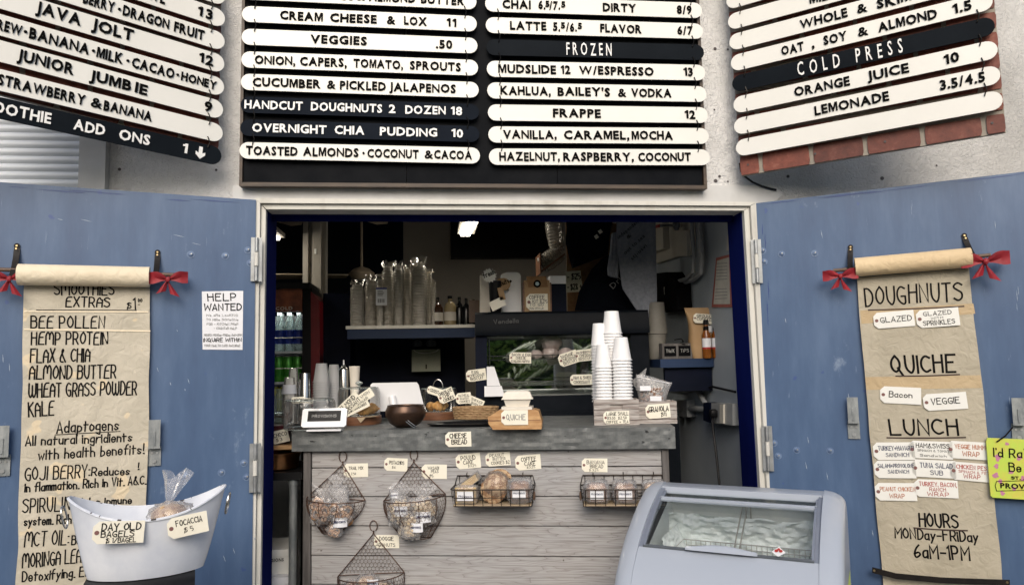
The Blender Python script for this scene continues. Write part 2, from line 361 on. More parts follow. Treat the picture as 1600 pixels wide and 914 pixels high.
k('board_frame_wood', (.04,.026,.018), .5, c2=(.075,.05,.032), ns=8, st=(1,1,6))
k('hook_wire', (.02,.018,.016), .35, .8)
k('mortar', (.34,.31,.26), .9, c2=(.25,.225,.19), ns=30, bp=.3)
k('white_trim', (.62,.61,.56), .55, c2=(.40,.38,.33), ns=9, st=(1,1,.3), lo=.5, hi=.85, bp=.25, bs=25)
k('header_plaster', (.62,.625,.62), .7, c2=(.50,.50,.49), ns=4, bp=.15, bs=12)
k('cobalt_lining', (.003,.006,.060), .85, spec=.03, c2=(.004,.009,.085), ns=5, st=(1,1,.2), bp=.15, bs=20)
k('galvanised', (.50,.52,.53), .42, .75, c2=(.34,.35,.35), ns=18, bp=.15, bs=30)
k('weathered_zinc', (.36,.38,.38), .5, .5, c2=(.20,.22,.23), ns=30, st=(1,1,.4), bp=.3)
k('paint_blob', (.16,.23,.36), .4, c2=(.09,.14,.25), ns=40, bp=.4, bs=80)
k('black_leather', (.008,.007,.007), .5, spec=.2, c2=(.016,.013,.012), ns=30, bp=.2, bs=120)
k('brass', (.75,.58,.32), .3, 1, c2=(.6,.45,.25)); k('wood_rod', (.16,.10,.065), .5, c2=(.10,.06,.04), ns=10)
k('red_ribbon', (.33,.012,.022), .6, c2=(.22,.008,.016), ns=9, bp=.35, bs=35)
k('ink', (.007,.006,.006), .6, spec=.08); k('brown_ink', (.045,.022,.018), .5); k('grey_ink', (.28,.28,.27), .6); k('red_ink', (.42,.035,.022), .5); k('orange_ink', (.48,.14,.045), .5); k('navy_ink', (.02,.03,.09), .5)
k('tag_card', (.85,.82,.70), .65, c2=(.79,.75,.62), ns=10, bp=.1, bs=30); k('white_card', (.82,.82,.78), .6, c2=(.78,.77,.71), ns=8)
k('tag_eyelet', (.22,.10,.09), .6); k('office_paper', (.80,.81,.84), .6, c2=(.76,.77,.80), ns=4)
K['kraft_roll'] = paper('kraft_roll', (.70,.55,.34), (.62,.47,.28)); K['pale_roll'] = paper('pale_roll', (.78,.69,.52), (.73,.63,.46))
K['scroll_left'] = paper('scroll_left', (.59,.54,.435), (.46,.42,.33), (.72,.60,.41), 5); K['scroll_right'] = paper('scroll_right', (.48,.43,.33), (.38,.34,.255), None, 6)
K['patch_kraft'] = paper('patch_kraft', (.53,.41,.25), (.47,.35,.20))
k('enamel', (.78,.81,.86), .22, c2=(.62,.66,.74), ns=6, coat=.3, bp=.03, bs=6); k('enamel_chip', (.07,.06,.06), .6)
k('bread', (.22,.11,.045), .7, c2=(.48,.33,.18), ns=30, lo=.42, hi=.58, bp=.7, bs=45); k('dark_bread', (.12,.05,.03), .7, c2=(.34,.20,.12), ns=30, bp=.8, bs=60)
k('croissant', (.55,.26,.07), .4, c2=(.80,.50,.20), ns=22, bp=.5, bs=40); k('cookie', (.24,.13,.065), .85, c2=(.50,.36,.22), ns=45, lo=.45, hi=.56, bp=1, bs=45)
k('pound_cake', (.60,.45,.20), .8, c2=(.48,.31,.12), ns=30, bp=.6, bs=70); k('pretzel', (.36,.17,.075), .4, c2=(.58,.37,.20), ns=16, bp=.3)
k('nuts', (.80,.70,.52), .6, c2=(.52,.38,.22), ns=60, bp=.9, bs=70)
k('black_plastic', (.007,.007,.008), .4, bp=.05, spec=.25); k('black_matte', (.003,.003,.004), .8, spec=.1); k('dark_navy', (.003,.006,.020), .6, c2=(.002,.004,.012), ns=4, spec=.12)
k('shelf_blue', (.022,.042,.095), .5, c2=(.015,.03,.07), ns=6, spec=.2, st=(.3,1,1), bp=.1)
k('white_plastic', (.78,.79,.81), .3, c2=(.74,.75,.77), ns=3); k('paper_cup', (.84,.84,.84), .5, c2=(.81,.81,.81), ns=6)
k('clamshell', (.76,.71,.62), .75, c2=(.71,.66,.57), ns=20, bp=.1); k('steel', (.55,.55,.54), .22, 1, c2=(.42,.42,.41), ns=8, st=(1,1,.1))
k('bronze', (.11,.065,.042), .32, .7, c2=(.06,.035,.025), ns=14, bp=.35, bs=25); k('copper', (.62,.30,.13), .28, 1, c2=(.4,.2,.09), ns=12, bp=.15)
k('rust_wire', (.075,.042,.03), .5, .5, c2=(.14,.08,.055), ns=40); k('black_wire', (.02,.017,.015), .45, .6, c2=(.05,.035,.025), ns=30)
k('olive_wood', (.36,.18,.07), .42, c2=(.58,.36,.17), ns=10, st=(1,1,5), bp=.2); k('dark_wood', (.10,.042,.022), .45, c2=(.20,.09,.045), ns=9, st=(1,1,7), bp=.3)
k('post_wood', (.055,.05,.047), .7, c2=(.13,.12,.115), ns=14, st=(3,3,.3), bp=.5); k('wicker', (.40,.27,.14), .65, c2=(.24,.14,.065), ns=60, bp=.5)
k('crate_wood', (.46,.43,.40), .75, c2=(.24,.20,.18), ns=8, st=(1,1,14), lo=.4, hi=.6, bp=.6, bs=20, bst=(1,1,12)); k('parchment', (.42,.33,.22), .7, c2=(.35,.27,.17))
k('freezer_shell', (.38,.42,.485), .28, c2=(.36,.40,.465), ns=2, coat=.25); k('freezer_trim', (.19,.215,.27), .35, c2=(.17,.195,.25)); k('freezer_liner', (.62,.66,.66), .5, c2=(.55,.6,.6))
k('frost', (.80,.84,.83), .9, c2=(.62,.68,.67), ns=16, bp=1, bs=60); k('dark_trim', (.10,.115,.13), .4)
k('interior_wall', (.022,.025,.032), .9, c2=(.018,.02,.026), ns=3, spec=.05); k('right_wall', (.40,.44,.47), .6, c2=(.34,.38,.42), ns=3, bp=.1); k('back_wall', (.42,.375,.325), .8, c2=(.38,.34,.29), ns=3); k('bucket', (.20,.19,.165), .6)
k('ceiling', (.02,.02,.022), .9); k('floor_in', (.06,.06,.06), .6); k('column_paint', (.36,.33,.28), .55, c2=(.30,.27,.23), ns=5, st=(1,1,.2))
k('beige_box', (.62,.59,.51), .5, c2=(.55,.52,.45), ns=5, bp=.08); k('grey_conduit', (.38,.39,.39), .4, .1, c2=(.30,.31,.315)); k('red_plastic', (.42,.03,.025), .4); k('cooler_red', (.20,.008,.012), .3, coat=.3)
k('grey_shirt', (.25,.265,.30), .95, spec=.05, c2=(.19,.205,.24), ns=60, bp=.4, bs=6); k('black_shirt', (.004,.005,.009), .95, spec=.05, c2=(.006,.008,.013), ns=8, bp=.5, bs=7)
k('kraft_bag', (.40,.26,.13), .65, c2=(.34,.21,.10), ns=6, bp=.4, bs=12); k('cork', (.30,.17,.075), .8, c2=(.22,.115,.05), ns=40); k('sauce', (.20,.055,.008), .2, c2=(.28,.10,.015)); k('blue_glaze', (.35,.47,.50), .25, c2=(.24,.36,.41), ns=9)
k('bottle_brown', (.05,.018,.008), .12, coat=.5); k('bottle_pale', (.42,.33,.18), .2); k('bottle_dark', (.008,.009,.01), .2); k('fan_blade', (.30,.24,.17), .5)
k('lime_sign', (.50,.66,.09), .4, c2=(.62,.58,.10), ns=9, lo=.45, hi=.6); k('pink_paint', (.55,.22,.34), .5); k('pavement', (.20,.195,.185), .9, c2=(.16,.155,.15), ns=3, bp=.3); k('screen', (.002,.002,.003), .35, spec=.15); k('lcd', (.04,.045,.05), .3)
k('case_black', (.004,.006,.009), .45, c2=(.007,.009,.013), spec=.07); k('egg_wrap', (.50,.42,.40), .35, c2=(.36,.28,.26), ns=15, bp=.6, bs=30); k('case_floor', (.35,.36,.35), .3, .4)
k('cert_red', (.42,.13,.10), .7); k('cert_paper', (.60,.57,.50), .7); k('frond', (.10,.21,.03), .45, c2=(.28,.36,.06), ns=4); k('trunk', (.12,.10,.08), .9, c2=(.2,.17,.13), ns=12, bp=.6)
k('lamp_tube', (1,.93,.80), .5, emit=30); k('cooler_light', (.85,1,.93), .5, emit=9); k('green_can', (.05,.30,.04), .3, .3, c2=(.12,.45,.05), ns=30); k('yellow_can', (.42,.40,.05), .3, c2=(.3,.32,.04)); k('blue_label', (.02,.045,.32), .4); k('steel_shelf', (.45,.44,.40), .35, .6)
k('maroon_jar', (.10,.012,.018), .3, c2=(.05,.008,.01), ns=20, bp=.5); k('signboard_warm', (.30,.09,.04), .4, c2=(.08,.02,.015), ns=12)
K['stucco'] = stucco(); K['door'] = doorpaint(); K['concrete'] = concrete(); K['brick'] = brickmat()
K['glass'] = clear('clear_glass', (.93,.96,.96), .0, .06, .03); K['lid_glass'] = clear('lid_glass', (.80,.87,.88), .0, .05, .04)
K['film'] = clear('crinkled_film', (.96,.96,.97), .14, .28, .14, .9, 38); K['film_soft'] = clear('bag_film', (.9,.9,.9), .06, .15, .2, .5, 60)
K['cupfilm'] = clear('sleeve_film', (.95,.88,.76), .16, .25, .14, .8, 60); K['clear_cup'] = clear('clear_cup', (.97,.94,.88), .45, .4, .15, .2, 90)
K['waterglass'] = clear('water_bottle', (.80,.92,.90), .18, .4, .1, .3, 50)
# ================================================================ SETTING
struct(MB().box(-40, 40, -40, 3.38, -.3, 0), 'pavement', K['pavement'])
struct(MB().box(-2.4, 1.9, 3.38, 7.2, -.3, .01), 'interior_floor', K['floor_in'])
wl, wr = -.745, 1.44
wall = MB().box(-7, wl, 3.2, 3.36, 0, 5).box(wr, 7, 3.2, 3.36, 0, 5).box(wl, wr, 3.2, 3.36, 2.19, 5)
struct(wall, 'wall', K['stucco'])
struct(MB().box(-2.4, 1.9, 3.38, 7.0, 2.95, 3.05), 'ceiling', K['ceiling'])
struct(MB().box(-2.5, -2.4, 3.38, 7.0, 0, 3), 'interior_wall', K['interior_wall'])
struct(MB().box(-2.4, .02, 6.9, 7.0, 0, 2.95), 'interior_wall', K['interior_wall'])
struct(MB().box(-.25, 1.9, 6.0, 6.1, 0, 2.95), 'interior_wall', K['back_wall'])
struct(MB().box(1.47, 1.57, 3.38, 6.0, 0, 2.95), 'interior_wall', K['right_wall'])
# header board + door frame
f = Fr((0, 3.2, 0))
hd = MB().prism([f.p(365, 291), f.p(1205, 291), f.p(1222, 303), f.p(1205, 321), f.p(365, 314)], -.012, .01)
single(hd, 'header_board', K['header_plaster'], f, 'smooth pale plaster header board above the doorway', 'header board')
fo = f.sub(800, 320); t = thing('door_frame', 'worn white timber frame round the wide doorway', 'door frame', fo)
def fpoly(pts, y0, y1, n, m):
    MB().prism([fo.p(*p) for p in pts], y0, y1).build(n, K[m], t)
fpoly([(400,312),(409,320),(398,1110),(386,1110)], -.03, .1, 'jamb', 'white_trim')
fpoly([(409.6,320.6),(416.5,330),(405,1110),(398.6,1110)], -.014, .1, 'jamb', 'white_trim')
fpoly([(400.4,312),(1177,318),(1168,323.6),(409,319.6)], -.03, .1, 'head', 'white_trim')
fpoly([(409.8,320.2),(1167.5,324.2),(1160,330),(417,328)], -.014, .1, 'head', 'white_trim')
fpoly([(1178,318.6),(1168.6,324),(1214,1110),(1226,1110)], -.03, .1, 'jamb', 'white_trim')
fpoly([(1168,324.4),(1160.6,330.4),(1206,1110),(1213.4,1110)], -.014, .1, 'jamb', 'white_trim')
a0 = fo.p(417, 329); a1 = fo.p(405, 1110); b0 = fo.p(1159.6, 331); b1 = fo.p(1205, 1110)
m = MB().prism([a0, (a0[0]-.03, a0[1]), (a1[0]-.03, a1[1]), a1], .012, .20); m.build('lining', K['cobalt_lining'], t)
m = MB().prism([b0, (b0[0]+.03, b0[1]), (b1[0]+.03, b1[1]), b1], .012, .175); m.build('lining', K['cobalt_lining'], t)
MB().box(a0[0], b0[0]-.002, .10, .13, a0[1]-.024, a0[1]+.02).build('lining', K['cobalt_lining'], t)
# ================================================================ DOORS
def door(name_lbl, origin, ang, corners, bolts, hinges, brackets, lab):
    fr = Fr(atY(*origin), R(ang)); t = thing('service_door', lab, 'door', fr)
    MB().prism([fr.p(*c) for c in corners], 0, .04).build('panel', K['door'], t)
    top = [fr.p(*c) for c in corners[:2]]
    for x, y in bolts:
        u, z = fr.p(x, y); m = MB(); fn = lambda a, b: (u+.011*math.sin(b*1.5)*math.cos(6.283*a)*(1), -.007*math.cos(b*1.5), z+.011*math.sin(b*1.5)*math.sin(6.283*a))
        m.grid(fn, 12, 4, True); m.disc((u, z), .015, -.002); o = m.build('bolt', K['paint_blob'], t, True)
        MB().disc((u+.003, z+.003), .0035, -.0085, 6).build('bolt_tip', K['galvanised'], o)
    for (x, y0, y1) in hinges:
        u, z1 = fr.p(x, y0); _, z0 = fr.p(x, y1); z1, z0 = max(z0, z1), min(z0, z1); h = (z1-z0)/3
        hb = MB().box(u-.022, u+.022, -.012, -.009, z0, z1).build('hinge', K['galvanised'], t)
        for q in range(3):
            MB().tube([(u, -.02, z0+h*q+.002), (u, -.02, z0+h*(q+1)-.002)], .009 if q == 1 else .0075, 10).build('knuckle', K['galvanised'] if q != 1 else K['white_trim'], hb, True)
    for (x, y0, y1) in brackets:
        u, z1 = fr.p(x, y0); _, z0 = fr.p(x, y1); hh = z1-z0; w_ = .023
        bk = MB().box(u-w_, u+w_, -.007, -.002, z0, z0+hh*.42).box(u-w_+.002, u+w_-.002, -.03, -.026, z0+hh*.38, z1).box(u-w_+.002, u+w_-.002, -.0265, -.006, z0+hh*.38, z0+hh*.42)
        bk.box(u-.004, u+.004, -.034, -.03, z0+hh*.45, z0+hh*.75); b_ = bk.build('bar_bracket', K['weathered_zinc'], t)
        for sx in (-.4, .4): MB().disc((u+sx*w_, z0+hh*.28), .0045, -.0095, 8).build('screw', K['galvanised'], b_)
        MB().disc((u, z0+hh*.1), .0075, -.011, 10).build('screw', K['galvanised'], b_)
    return fr
LD = door('l', (399, 600, 3.165), 14.5, [(-300,264),(400,312.5),(392,1090),(-300,1160)],
    [(298,398),(352,400),(387,391),(391,411),(291,744),(346,738),(381,723),(385,745)], [(401,372,440),(399,692,768)], [(243,655,727),(8,664,743)],
    'faded blue service door opened to the left, hung with the long smoothie scroll')
RD = door('r', (1199, 600, 3.165), -28, [(1178.5,318),(1900,233),(1900,1350),(1222,1110)],
    [(1221,397),(1273,396),(1192,392),(1194,409),(1209.6,692),(1245,703),(1297,704),(1216,712)], [(1181,375,443),(1198,665,735)], [(1331,620,685),(1587,621,690)],
    'faded blue service door opened to the right, hung with the doughnuts scroll')
k('old_blue', (.022,.05,.17), .45, c2=(.03,.065,.2)); k('scuff', (.42,.48,.55), .7, c2=(.30,.37,.46), ns=60)
def streaks(fr, e0, e1, n, seed, matn, dlo, dhi, llo, lhi, tk):
    rnd = random.Random(seed); dr = [o for o in bpy.data.objects if o.name.startswith('service_door') and (o.matrix_world.translation-fr.o).length < 1e-4][0]
    for i in range(n):
        u = rnd.random(); L = rnd.uniform(llo, lhi); dy = rnd.uniform(dlo, dhi); x = e0[0]+(e1[0]-e0[0])*u; y = e0[1]+(e1[1]-e0[1])*u; d = V((e1[0]-e0[0], e1[1]-e0[1])).normalized(); nrm = V((-d.y, d.x)); pts = []
        for j in range(9): p = V((x, y))+d*(L*j/8)+nrm*(dy-tk*math.sin(math.pi*j/8)*rnd.uniform(.3, 1)); pts.append(tuple(p))
        for j in range(7, 0, -1): p = V((x, y))+d*(L*j/8)+nrm*(dy+tk*math.sin(math.pi*j/8)*rnd.uniform(.3, 1)); pts.append(tuple(p))
        MB().prism([fr.p(*p) for p in pts], -.0005-.0001*i, 0).build('paint_streak', K[matn], dr)
streaks(LD, (0,284.5), (400,312.5), 7, 1, 'old_blue', 3, 9, 30, 90, 1.3); streaks(RD, (1182,317.5), (1600,267.5), 9, 2, 'old_blue', 3, 5, 40, 120, 1.1); streaks(RD, (1186,330), (1192,470), 4, 3, 'old_blue', -10, -4, 12, 50, 1.3)
streaks(LD, (60,300), (330,360), 4, 6, 'scuff', 0, 40, 6, 22, .6); streaks(LD, (250,520), (380,900), 8, 4, 'scuff', -40, 40, 3, 12, .8); streaks(RD, (1220,340), (1330,880), 9, 5, 'scuff', -60, 50, 3, 14, .7); streaks(LD, (0,470), (30,900), 4, 8, 'scuff', -10, 10, 4, 14, .8)
streaks(RD, (1570,330), (1600,640), 5, 9, 'scuff', -10, 30, 6, 25, .5)
# ================================================================ ROLL SHUTTER on the wall
fs_ = f.sub(60, 240, .0); t = thing('roll_shutter', 'pale corrugated metal roll shutter in a grey frame, top left behind the menu', 'shutter', fs_)
x1 = fs_.p(128, 240)[0]; zt = fs_.p(60, 20)[1]; zb = fs_.p(60, 330)[1]; n = 26; dz = (zt-zb)/n
cor = MB()
for i in range(n):
    z = zb+dz*i; m = MB(); prof = [(-.012-.006*math.sin(math.pi*q/6), z+dz*(.01+.98*q/6)) for q in range(7)]
    prof += [(0, z+dz*.99), (0, z+dz*.01)]
    m.prismx(prof, -1.2, x1).build('slat', K['galv_slat'] if 'galv_slat' in K else K.setdefault('galv_slat', mat('shutter_slat', (.72,.76,.80), .45, .1, c2=(.62,.66,.71), ns=14, st=(.25,1,3), lo=.35, hi=.7, bp=.25, bs=10)), t, True)
x2 = fs_.p(167, 240)[0]
m = MB().box(x1+.002, x2, -.03, 0, zb, zt+.05).box(x2+.002, x2+.012, -.04, 0, zb, zt+.05); m.build('frame', K['header_plaster'], t)
# small holes and stains on the stucco
for i, (x, y, r_) in enumerate([(187,265,2.6),(338,266,2),(1117,77,2.6),(1137,78,1.6),(1118,283,3),(1124,276,2.3),(1137,284,1.5),(1231,276,2.6),(1378,279,3),(1463,259,1.6),(1116,172,1.4)]):
    q = f.sub(x, y); place = ['beside the roll shutter frame','below the left menu board','right of the centre board, upper one of two','right of the centre board, near the brick board','low right of the centre board, left of three','low right of the centre board, middle of three','low right of the centre board, right of three','below the brick corner of the right board','under the middle of the right board','under the right half of the right board','halfway up, right of the centre board'][i]; m = MB().disc((0, 0), r_*q.s, -.0025, 9)
    single(m, 'anchor_hole', K['enamel_chip'], q, 'small dark anchor hole in the stucco '+place, 'hole', 'anchor holes in the stucco wall')
# ================================================================ MENU BOARDS
def slat_obj(fr, par, lx, ly, rx, ry, hp, col, texts, off=.03, hk=True, hl=None, hr=None):
    A = V(fr.p(lx, ly, off)); B = V(fr.p(rx, ry, off)); d = (B-A); e = d.normalized(); q = V((-e.y, e.x))
    # height from pixels measured in the frame at the right end
    xm, ym, hh = hp; h = fr.p(xm, ym-hh/2, off)[1]-fr.p(xm, ym+hh/2, off)[1]; r_ = h/2
    a = A+e*r_; b = B-e*r_; poly = []
    for i in range(11):
        th = math.pi/2+math.pi*i/10; poly.append(tuple(a+(e*math.cos(th)+q*math.sin(th))*r_))
    for i in range(11):
        th = -math.pi/2+math.pi*i/10; poly.append(tuple(b+(e*math.cos(th)+q*math.sin(th))*r_))
    nm = {'w': 'white_slat', 'b': 'black_slat', 'n': 'navy_slat'}[col]
    s = MB().prism(poly, -off, -off+.005).build('slat', K[nm], par)
    if texts:
        m = MB()
        def P(x):
            tt = (x-lx)/(rx-lx); return V(fr.p(x, ly+(ry-ly)*tt, off))
        for tx in texts:
            t_, xa, xb = tx[0], tx[1], tx[2]; kk = tx[3] if len(tx) > 3 else .53; dz = tx[4] if len(tx) > 4 else 0; bo = tx[5] if len(tx) > 5 else .03
            p0 = P(xa)-q*(h*kk/2-dz*h); p1 = P(xb)-q*(h*kk/2-dz*h)
            if t_ == 'DOWN':
                c = (p0+p1)/2; w_ = h*.09
                m.prism([tuple(c+e*sx*w_+q*z*h) for sx, z in ((-1,.55),(1,.55),(1,.2),(2.6,.28),(2.6,.12),(0,-.1),(-2.6,.12),(-2.6,.28),(-1,.2))], -off-.005, -off-.001); continue
            letters(s, t_, p0, p1, h*kk, -off-.005, .004, bo, K['black_letter'] if col == 'w' else K['white_letter'])
        if m.v: m.build('arrow', K['white_letter'], s)
    return s, A, B, h, e, q
def hooks(fr, rows, off, ends):
    for i in range(len(rows)-1):
        s, A, B, h, e, q = rows[i]; s2, A2, B2, h2, e2, q2 = rows[i+1]
        for w_ in ends:
            P0 = (A+e*h*.75 if w_ == 0 else B-e*h*.75) - q*h*.34; P1 = (A2+e2*h*.75 if w_ == 0 else B2-e2*h*.75) + q2*h*.34
            mid = (P0+P1)/2+e*h*.10
            MB().tube([(P0.x, -off+.004, P0.y), (P0.x, -off-.004, P0.y), (mid.x, -off-.006, mid.y), (P1.x, -off-.005, P1.y), (P1.x, -off+.004, P1.y)], .0022, 5).build('hook', K['hook_wire'], s)
CB = Fr((0, 3.15, 0)); cb = CB.sub(740, 290)
t = thing('menu_board', 'black framed menu board over the doorway, two columns of hanging letter strips', 'menu board', cb, 'menu boards of lettered strips')
x0, z0 = cb.p(380, 291); x1, z1 = cb.p(1099, 297); zt = z0+1.1; xl = cb.p(375, 0)[0]; xr = cb.p(1099, 0)[0]
for xa, xb in ((x0, cb.p(635, 290)[0]), (cb.p(635, 290)[0]+.002, cb.p(871, 290)[0]), (cb.p(871, 290)[0]+.002, x1-.002)):
    MB().box(xa, xb, 0, .03, z0+.016, zt).build('backing', K['chalkboard'], t)
MB().box(x0-.014, x1+.014, -.012, .03, z0-.002, z0+.014).build('frame_rail', K['board_frame_wood'], t)
MB().box(x0-.014, x0-.002, -.012, .03, z0+.0145, zt).build('frame_rail', K['board_frame_wood'], t)
MB().box(x1, x1+.014, -.012, .03, z0+.0145, zt).build('frame_rail', K['board_frame_wood'], t)
CW = (400, 200, 25.5)
L = [(378.6,-48,744,-32,'w',[('PEANUT BUTTER',440,640)]), (378.3,-13,744.5,3.5,'w',[('HONEY,',412,468),('HUMMUS',480,552),('&',557,568),('ALMOND',576.6,649),('BUTTER',657.6,725)]),
 (378,22,745,38,'w',[('CREAM',437.8,504.4),('CHEESE',516,588.7),('&',604.5,615.3),('LOX',631.4,666.8),('11',698,713)]),
 (377.5,57.5,746,72,'w',[('VEGGIES',485.4,573.3),('.50',681,706.8)]),
 (377,93,747,106.5,'w',[('ONION,',398.4,461.7),('CAPERS,',469,542),('TOMATO,',552.6,629.7),('SPROUTS',640.6,720)]),
 (376.3,128,748,141,'w',[('CUCUMBER',395,501),('&',511,521.4),('PICKLED',531.3,602.8),('JALAPENOS',608.4,712)]),
 (376,163.5,748.5,175.5,'n',[('HANDCUT',382.3,473.2),('DOUGHNUTS',486,597.2),('2',607.7,617.6),('DOZEN',633.3,696.3),('18',704.5,722)]),
 (375.3,199.5,749,210,'n',[('OVERNIGHT',394.5,510.3),('CHIA',523,569.4),('PUDDING',593.6,683.2),('10',705.5,723.6)]),
 (374,235,750,243.5,'w',[('TOASTED',384.6,465),('ALMONDS',473.9,560.2),('\u00b7',566,569),('COCONUT',574,654.3),('&',663.5,674),('CACOA',678.3,737.4)])]
rows = [slat_obj(cb, t, a, b, c, d, CW, col, tx) for a, b, c, d, col, tx in L]; hooks(cb, rows, .03, (0, 1))
Rr = [(757.3,-28,1094,-17,'w',[('COFFEE',800,880),('3/4',1058,1080)]), (758,6,1097,17,'w',[('CHAI',785,829),('6.',841,852),('5',852,858,.38,.09),('/7.',858,875),('5',876,884,.38,.09),('DIRTY',941.8,993.6),('8/9',1057.3,1080.3)]),
 (759,39.5,1098.6,49.5,'w',[('LATTE',796.8,853.5),('5.',864,875),('5',876,883,.38,.09),('/6.',884,901),('5',902,910,.38,.09),('FLAVOR',937.5,1001.9),('6/7',1058,1082)]),
 (760,74,1100,82.5,'b',[('FROZEN',884.7,955,.78,0,.008)]),
 (760.7,107.7,1102,114,'w',[('MUDSLIDE',778.4,868.6),('12',876,891),('W/ESPRESSO',905,1021),('13',1068,1082)]),
 (761.3,141.5,1104,147.5,'w',[('KAHLUA,',781.7,860.4),("BAILEY'S",871,953),('&',965.4,975),('VODKA',986,1048.5)]),
 (762.3,176,1106,180.3,'w',[('FRAPPE',863.7,938.5),('12',1069.8,1086)]),
 (763,210.4,1107.5,212.8,'w',[('VANILLA,',786,869.6),('CARAMEL,',881,983),('MOCHA',986.8,1050.7)]),
 (764,245,1109,246,'w',[('HAZELNUT,',780,874.5),('RASPBERRY,',880,990),('COCONUT',997,1079)])]
rows = [slat_obj(cb, t, a, b, c, d, (900,200,25), col, tx) for a, b, c, d, col, tx in Rr]; hooks(cb, rows, .03, (0, 1))
def brick_panel(fr, par, BL, BR, TR, TL, ncol, nrow, first):
    q = [V(fr.p(*c)) for c in (BL, BR, TR, TL)]
    P = lambda u, v: tuple(q[0].lerp(q[1], u).lerp(q[3].lerp(q[2], u), v))
    bk = MB().prism([tuple(c) for c in q], .003, .02).build('brick_panel', K['mortar'], par)
    for r_ in range(nrow):
        off = first if r_ % 2 == 0 else first-.5
        for c in range(-1, int(ncol)+2):
            u0 = (c+off)/ncol; u1 = u0+1/ncol; g = .04/ncol; gv = .11/nrow
            u0 = max(0, u0+g); u1 = min(1, u1-g)
            if u1-u0 < .02: continue
            v0 = r_/nrow+gv*(1 if r_ else .2); v1 = (r_+1)/nrow-gv; j = lambda: random.uniform(-.004, .004)
            cu = .004; pts = [P(u0+cu, v0), P(u1-cu, v0+j()*.3), P(u1, v0+(v1-v0)*.2), P(u1+j()*.3, v1-(v1-v0)*.2), P(u1-cu, v1), P(u0+cu, v1+j()*.3), P(u0, v1-(v1-v0)*.2), P(u0, v0+(v1-v0)*.2)]
            MB().prism(pts, -.002+random.uniform(-.0015, .001), .003).build('brick', K['brick'], bk)
    return bk
# right board
RB = Fr(atY(1150, 200, 3.12), R(-34)); rb = RB.sub(1157.8, 275)
t = thing('menu_board', 'brick backed menu board angled on the right, cold press heading strip', 'menu board', rb, 'menu boards of lettered strips')
brick_panel(rb, t, (1158,275), (1572,206.6), (1533,-230), (1124,-170), 4.75, 14, .42)
S = [(1133,-28,1537,-153,'w',[]), (1135,4,1541,-115,'w',[('ESPRESSO',1240,1330)]), (1137.5,36,1545,-76,'w',[('MILK',1265,1308),('CHOICE',1325,1390)]),
 (1139.6,68,1548,-38.5,'w',[('WHOLE',1250,1324),('&',1339,1351),('SKIM',1370,1424)]),
 (1142,100.5,1551,0,'w',[('OAT',1221,1256),(',',1268,1271),('SOY',1287,1323),('&',1340.5,1352),('ALMOND',1372,1464),('1.5',1488.6,1518)]),
 (1144,132.6,1554.5,39,'b',[('COLD',1246,1312,.8,0,.008),('PRESS',1337,1410,.8,0,.008)]),
 (1146,165.6,1558.7,76,'w',[('ORANGE',1241,1327.6),('JUICE',1355,1420),('10',1474.6,1498.5)]),
 (1147,199,1563,115.5,'w',[('LEMONADE',1272.6,1389),('3.5/4.5',1468.7,1538.7)]), (1150,232.5,1566.7,155,'w',[])]
rows = [slat_obj(rb, t, a, b, c, d, (1340,150,27.5), col, tx, .035) for a, b, c, d, col, tx in S]; hooks(rb, rows, .035, (0, 1))
for x, y in ((1169,258),(1274,241),(1383,222),(1550,193)): MB().disc(rb.p(x, y), .005, -.0055, 8).build('screw', K['enamel_chip'], t)
# left board
LB = Fr(atY(340, 200, 3.12), R(32)); lb = LB.sub(341, 232)
t = thing('menu_board', 'brick backed smoothie menu board angled on the left, cut off by the picture edge', 'menu board', lb, 'menu boards of lettered strips')
brick_panel(lb, t, (-170,105), (341,234), (349,-130), (-170,-330), 4.9, 15, .2)
def LS(ry, y0, rx, col, tx): # row through (0,y0) and (rx,ry), started left of the picture
    sl = (ry-y0)/rx; return (-150, y0-150*sl, rx, ry, col, tx)
S = [LS(-3,-125,352,'w',[]), LS(31.5,-86,351.5,'w',[('ACAI BOWL',150,258),('13',309,332)]), LS(67,-44,351,'w',[('BERRY',130,179),('\u00b7',184,188),('DRAGON',192,264),('FRUIT',272,319)]),
 LS(102,-3,350.5,'w',[('JAVA',56,126,.58,.08),('JOLT',143,208,.58,.08),('12',311,333)]), LS(138,39,350,'w',[('COLD BREW',-75,34,.5),('\u00b7',37,41),('BANANA',46,139),('\u00b7',143,147),('MILK',151,192),('\u00b7',197,201),('CACAO',206,272),('\u00b7',275,279),('HONEY',283,338,.45)]),
 LS(173.6,80,348.5,'w',[('JUNIOR',27,115,.55,.05),('JUMB',140,205),('IE',211,230),('9',319,330)]), LS(210,125,348,'w',[('STRAWBERRY',-3,133,.5),('&',142,153,.5),('BANANA',162,237,.5)]),
 LS(245.5,169,346,'b',[('SMOOTHIE',-45,80),('ADD',115,164),('ONS',186,234),('1',285,292),('DOWN',308,318)])]
rows = [slat_obj(lb, t, a, b, c, d, (200,120,30.5), col, tx, .035) for a, b, c, d, col, tx in S]; hooks(lb, rows, .035, (1,))
# cable hanging from the right board
pts = [(1156,255),(1158,268),(1164,276),(1176,285),(1190,291),(1204,295),(1213,297)]
q = f.sub(1180, 280, .02); m = MB().tube([(q.p(x,y)[0], 0, q.p(x,y)[1]) for x, y in pts], .005, 8)
single(m, 'cable', K['black_plastic'], q, 'short black cable end curling from under the right menu board', 'cable', smooth=True)
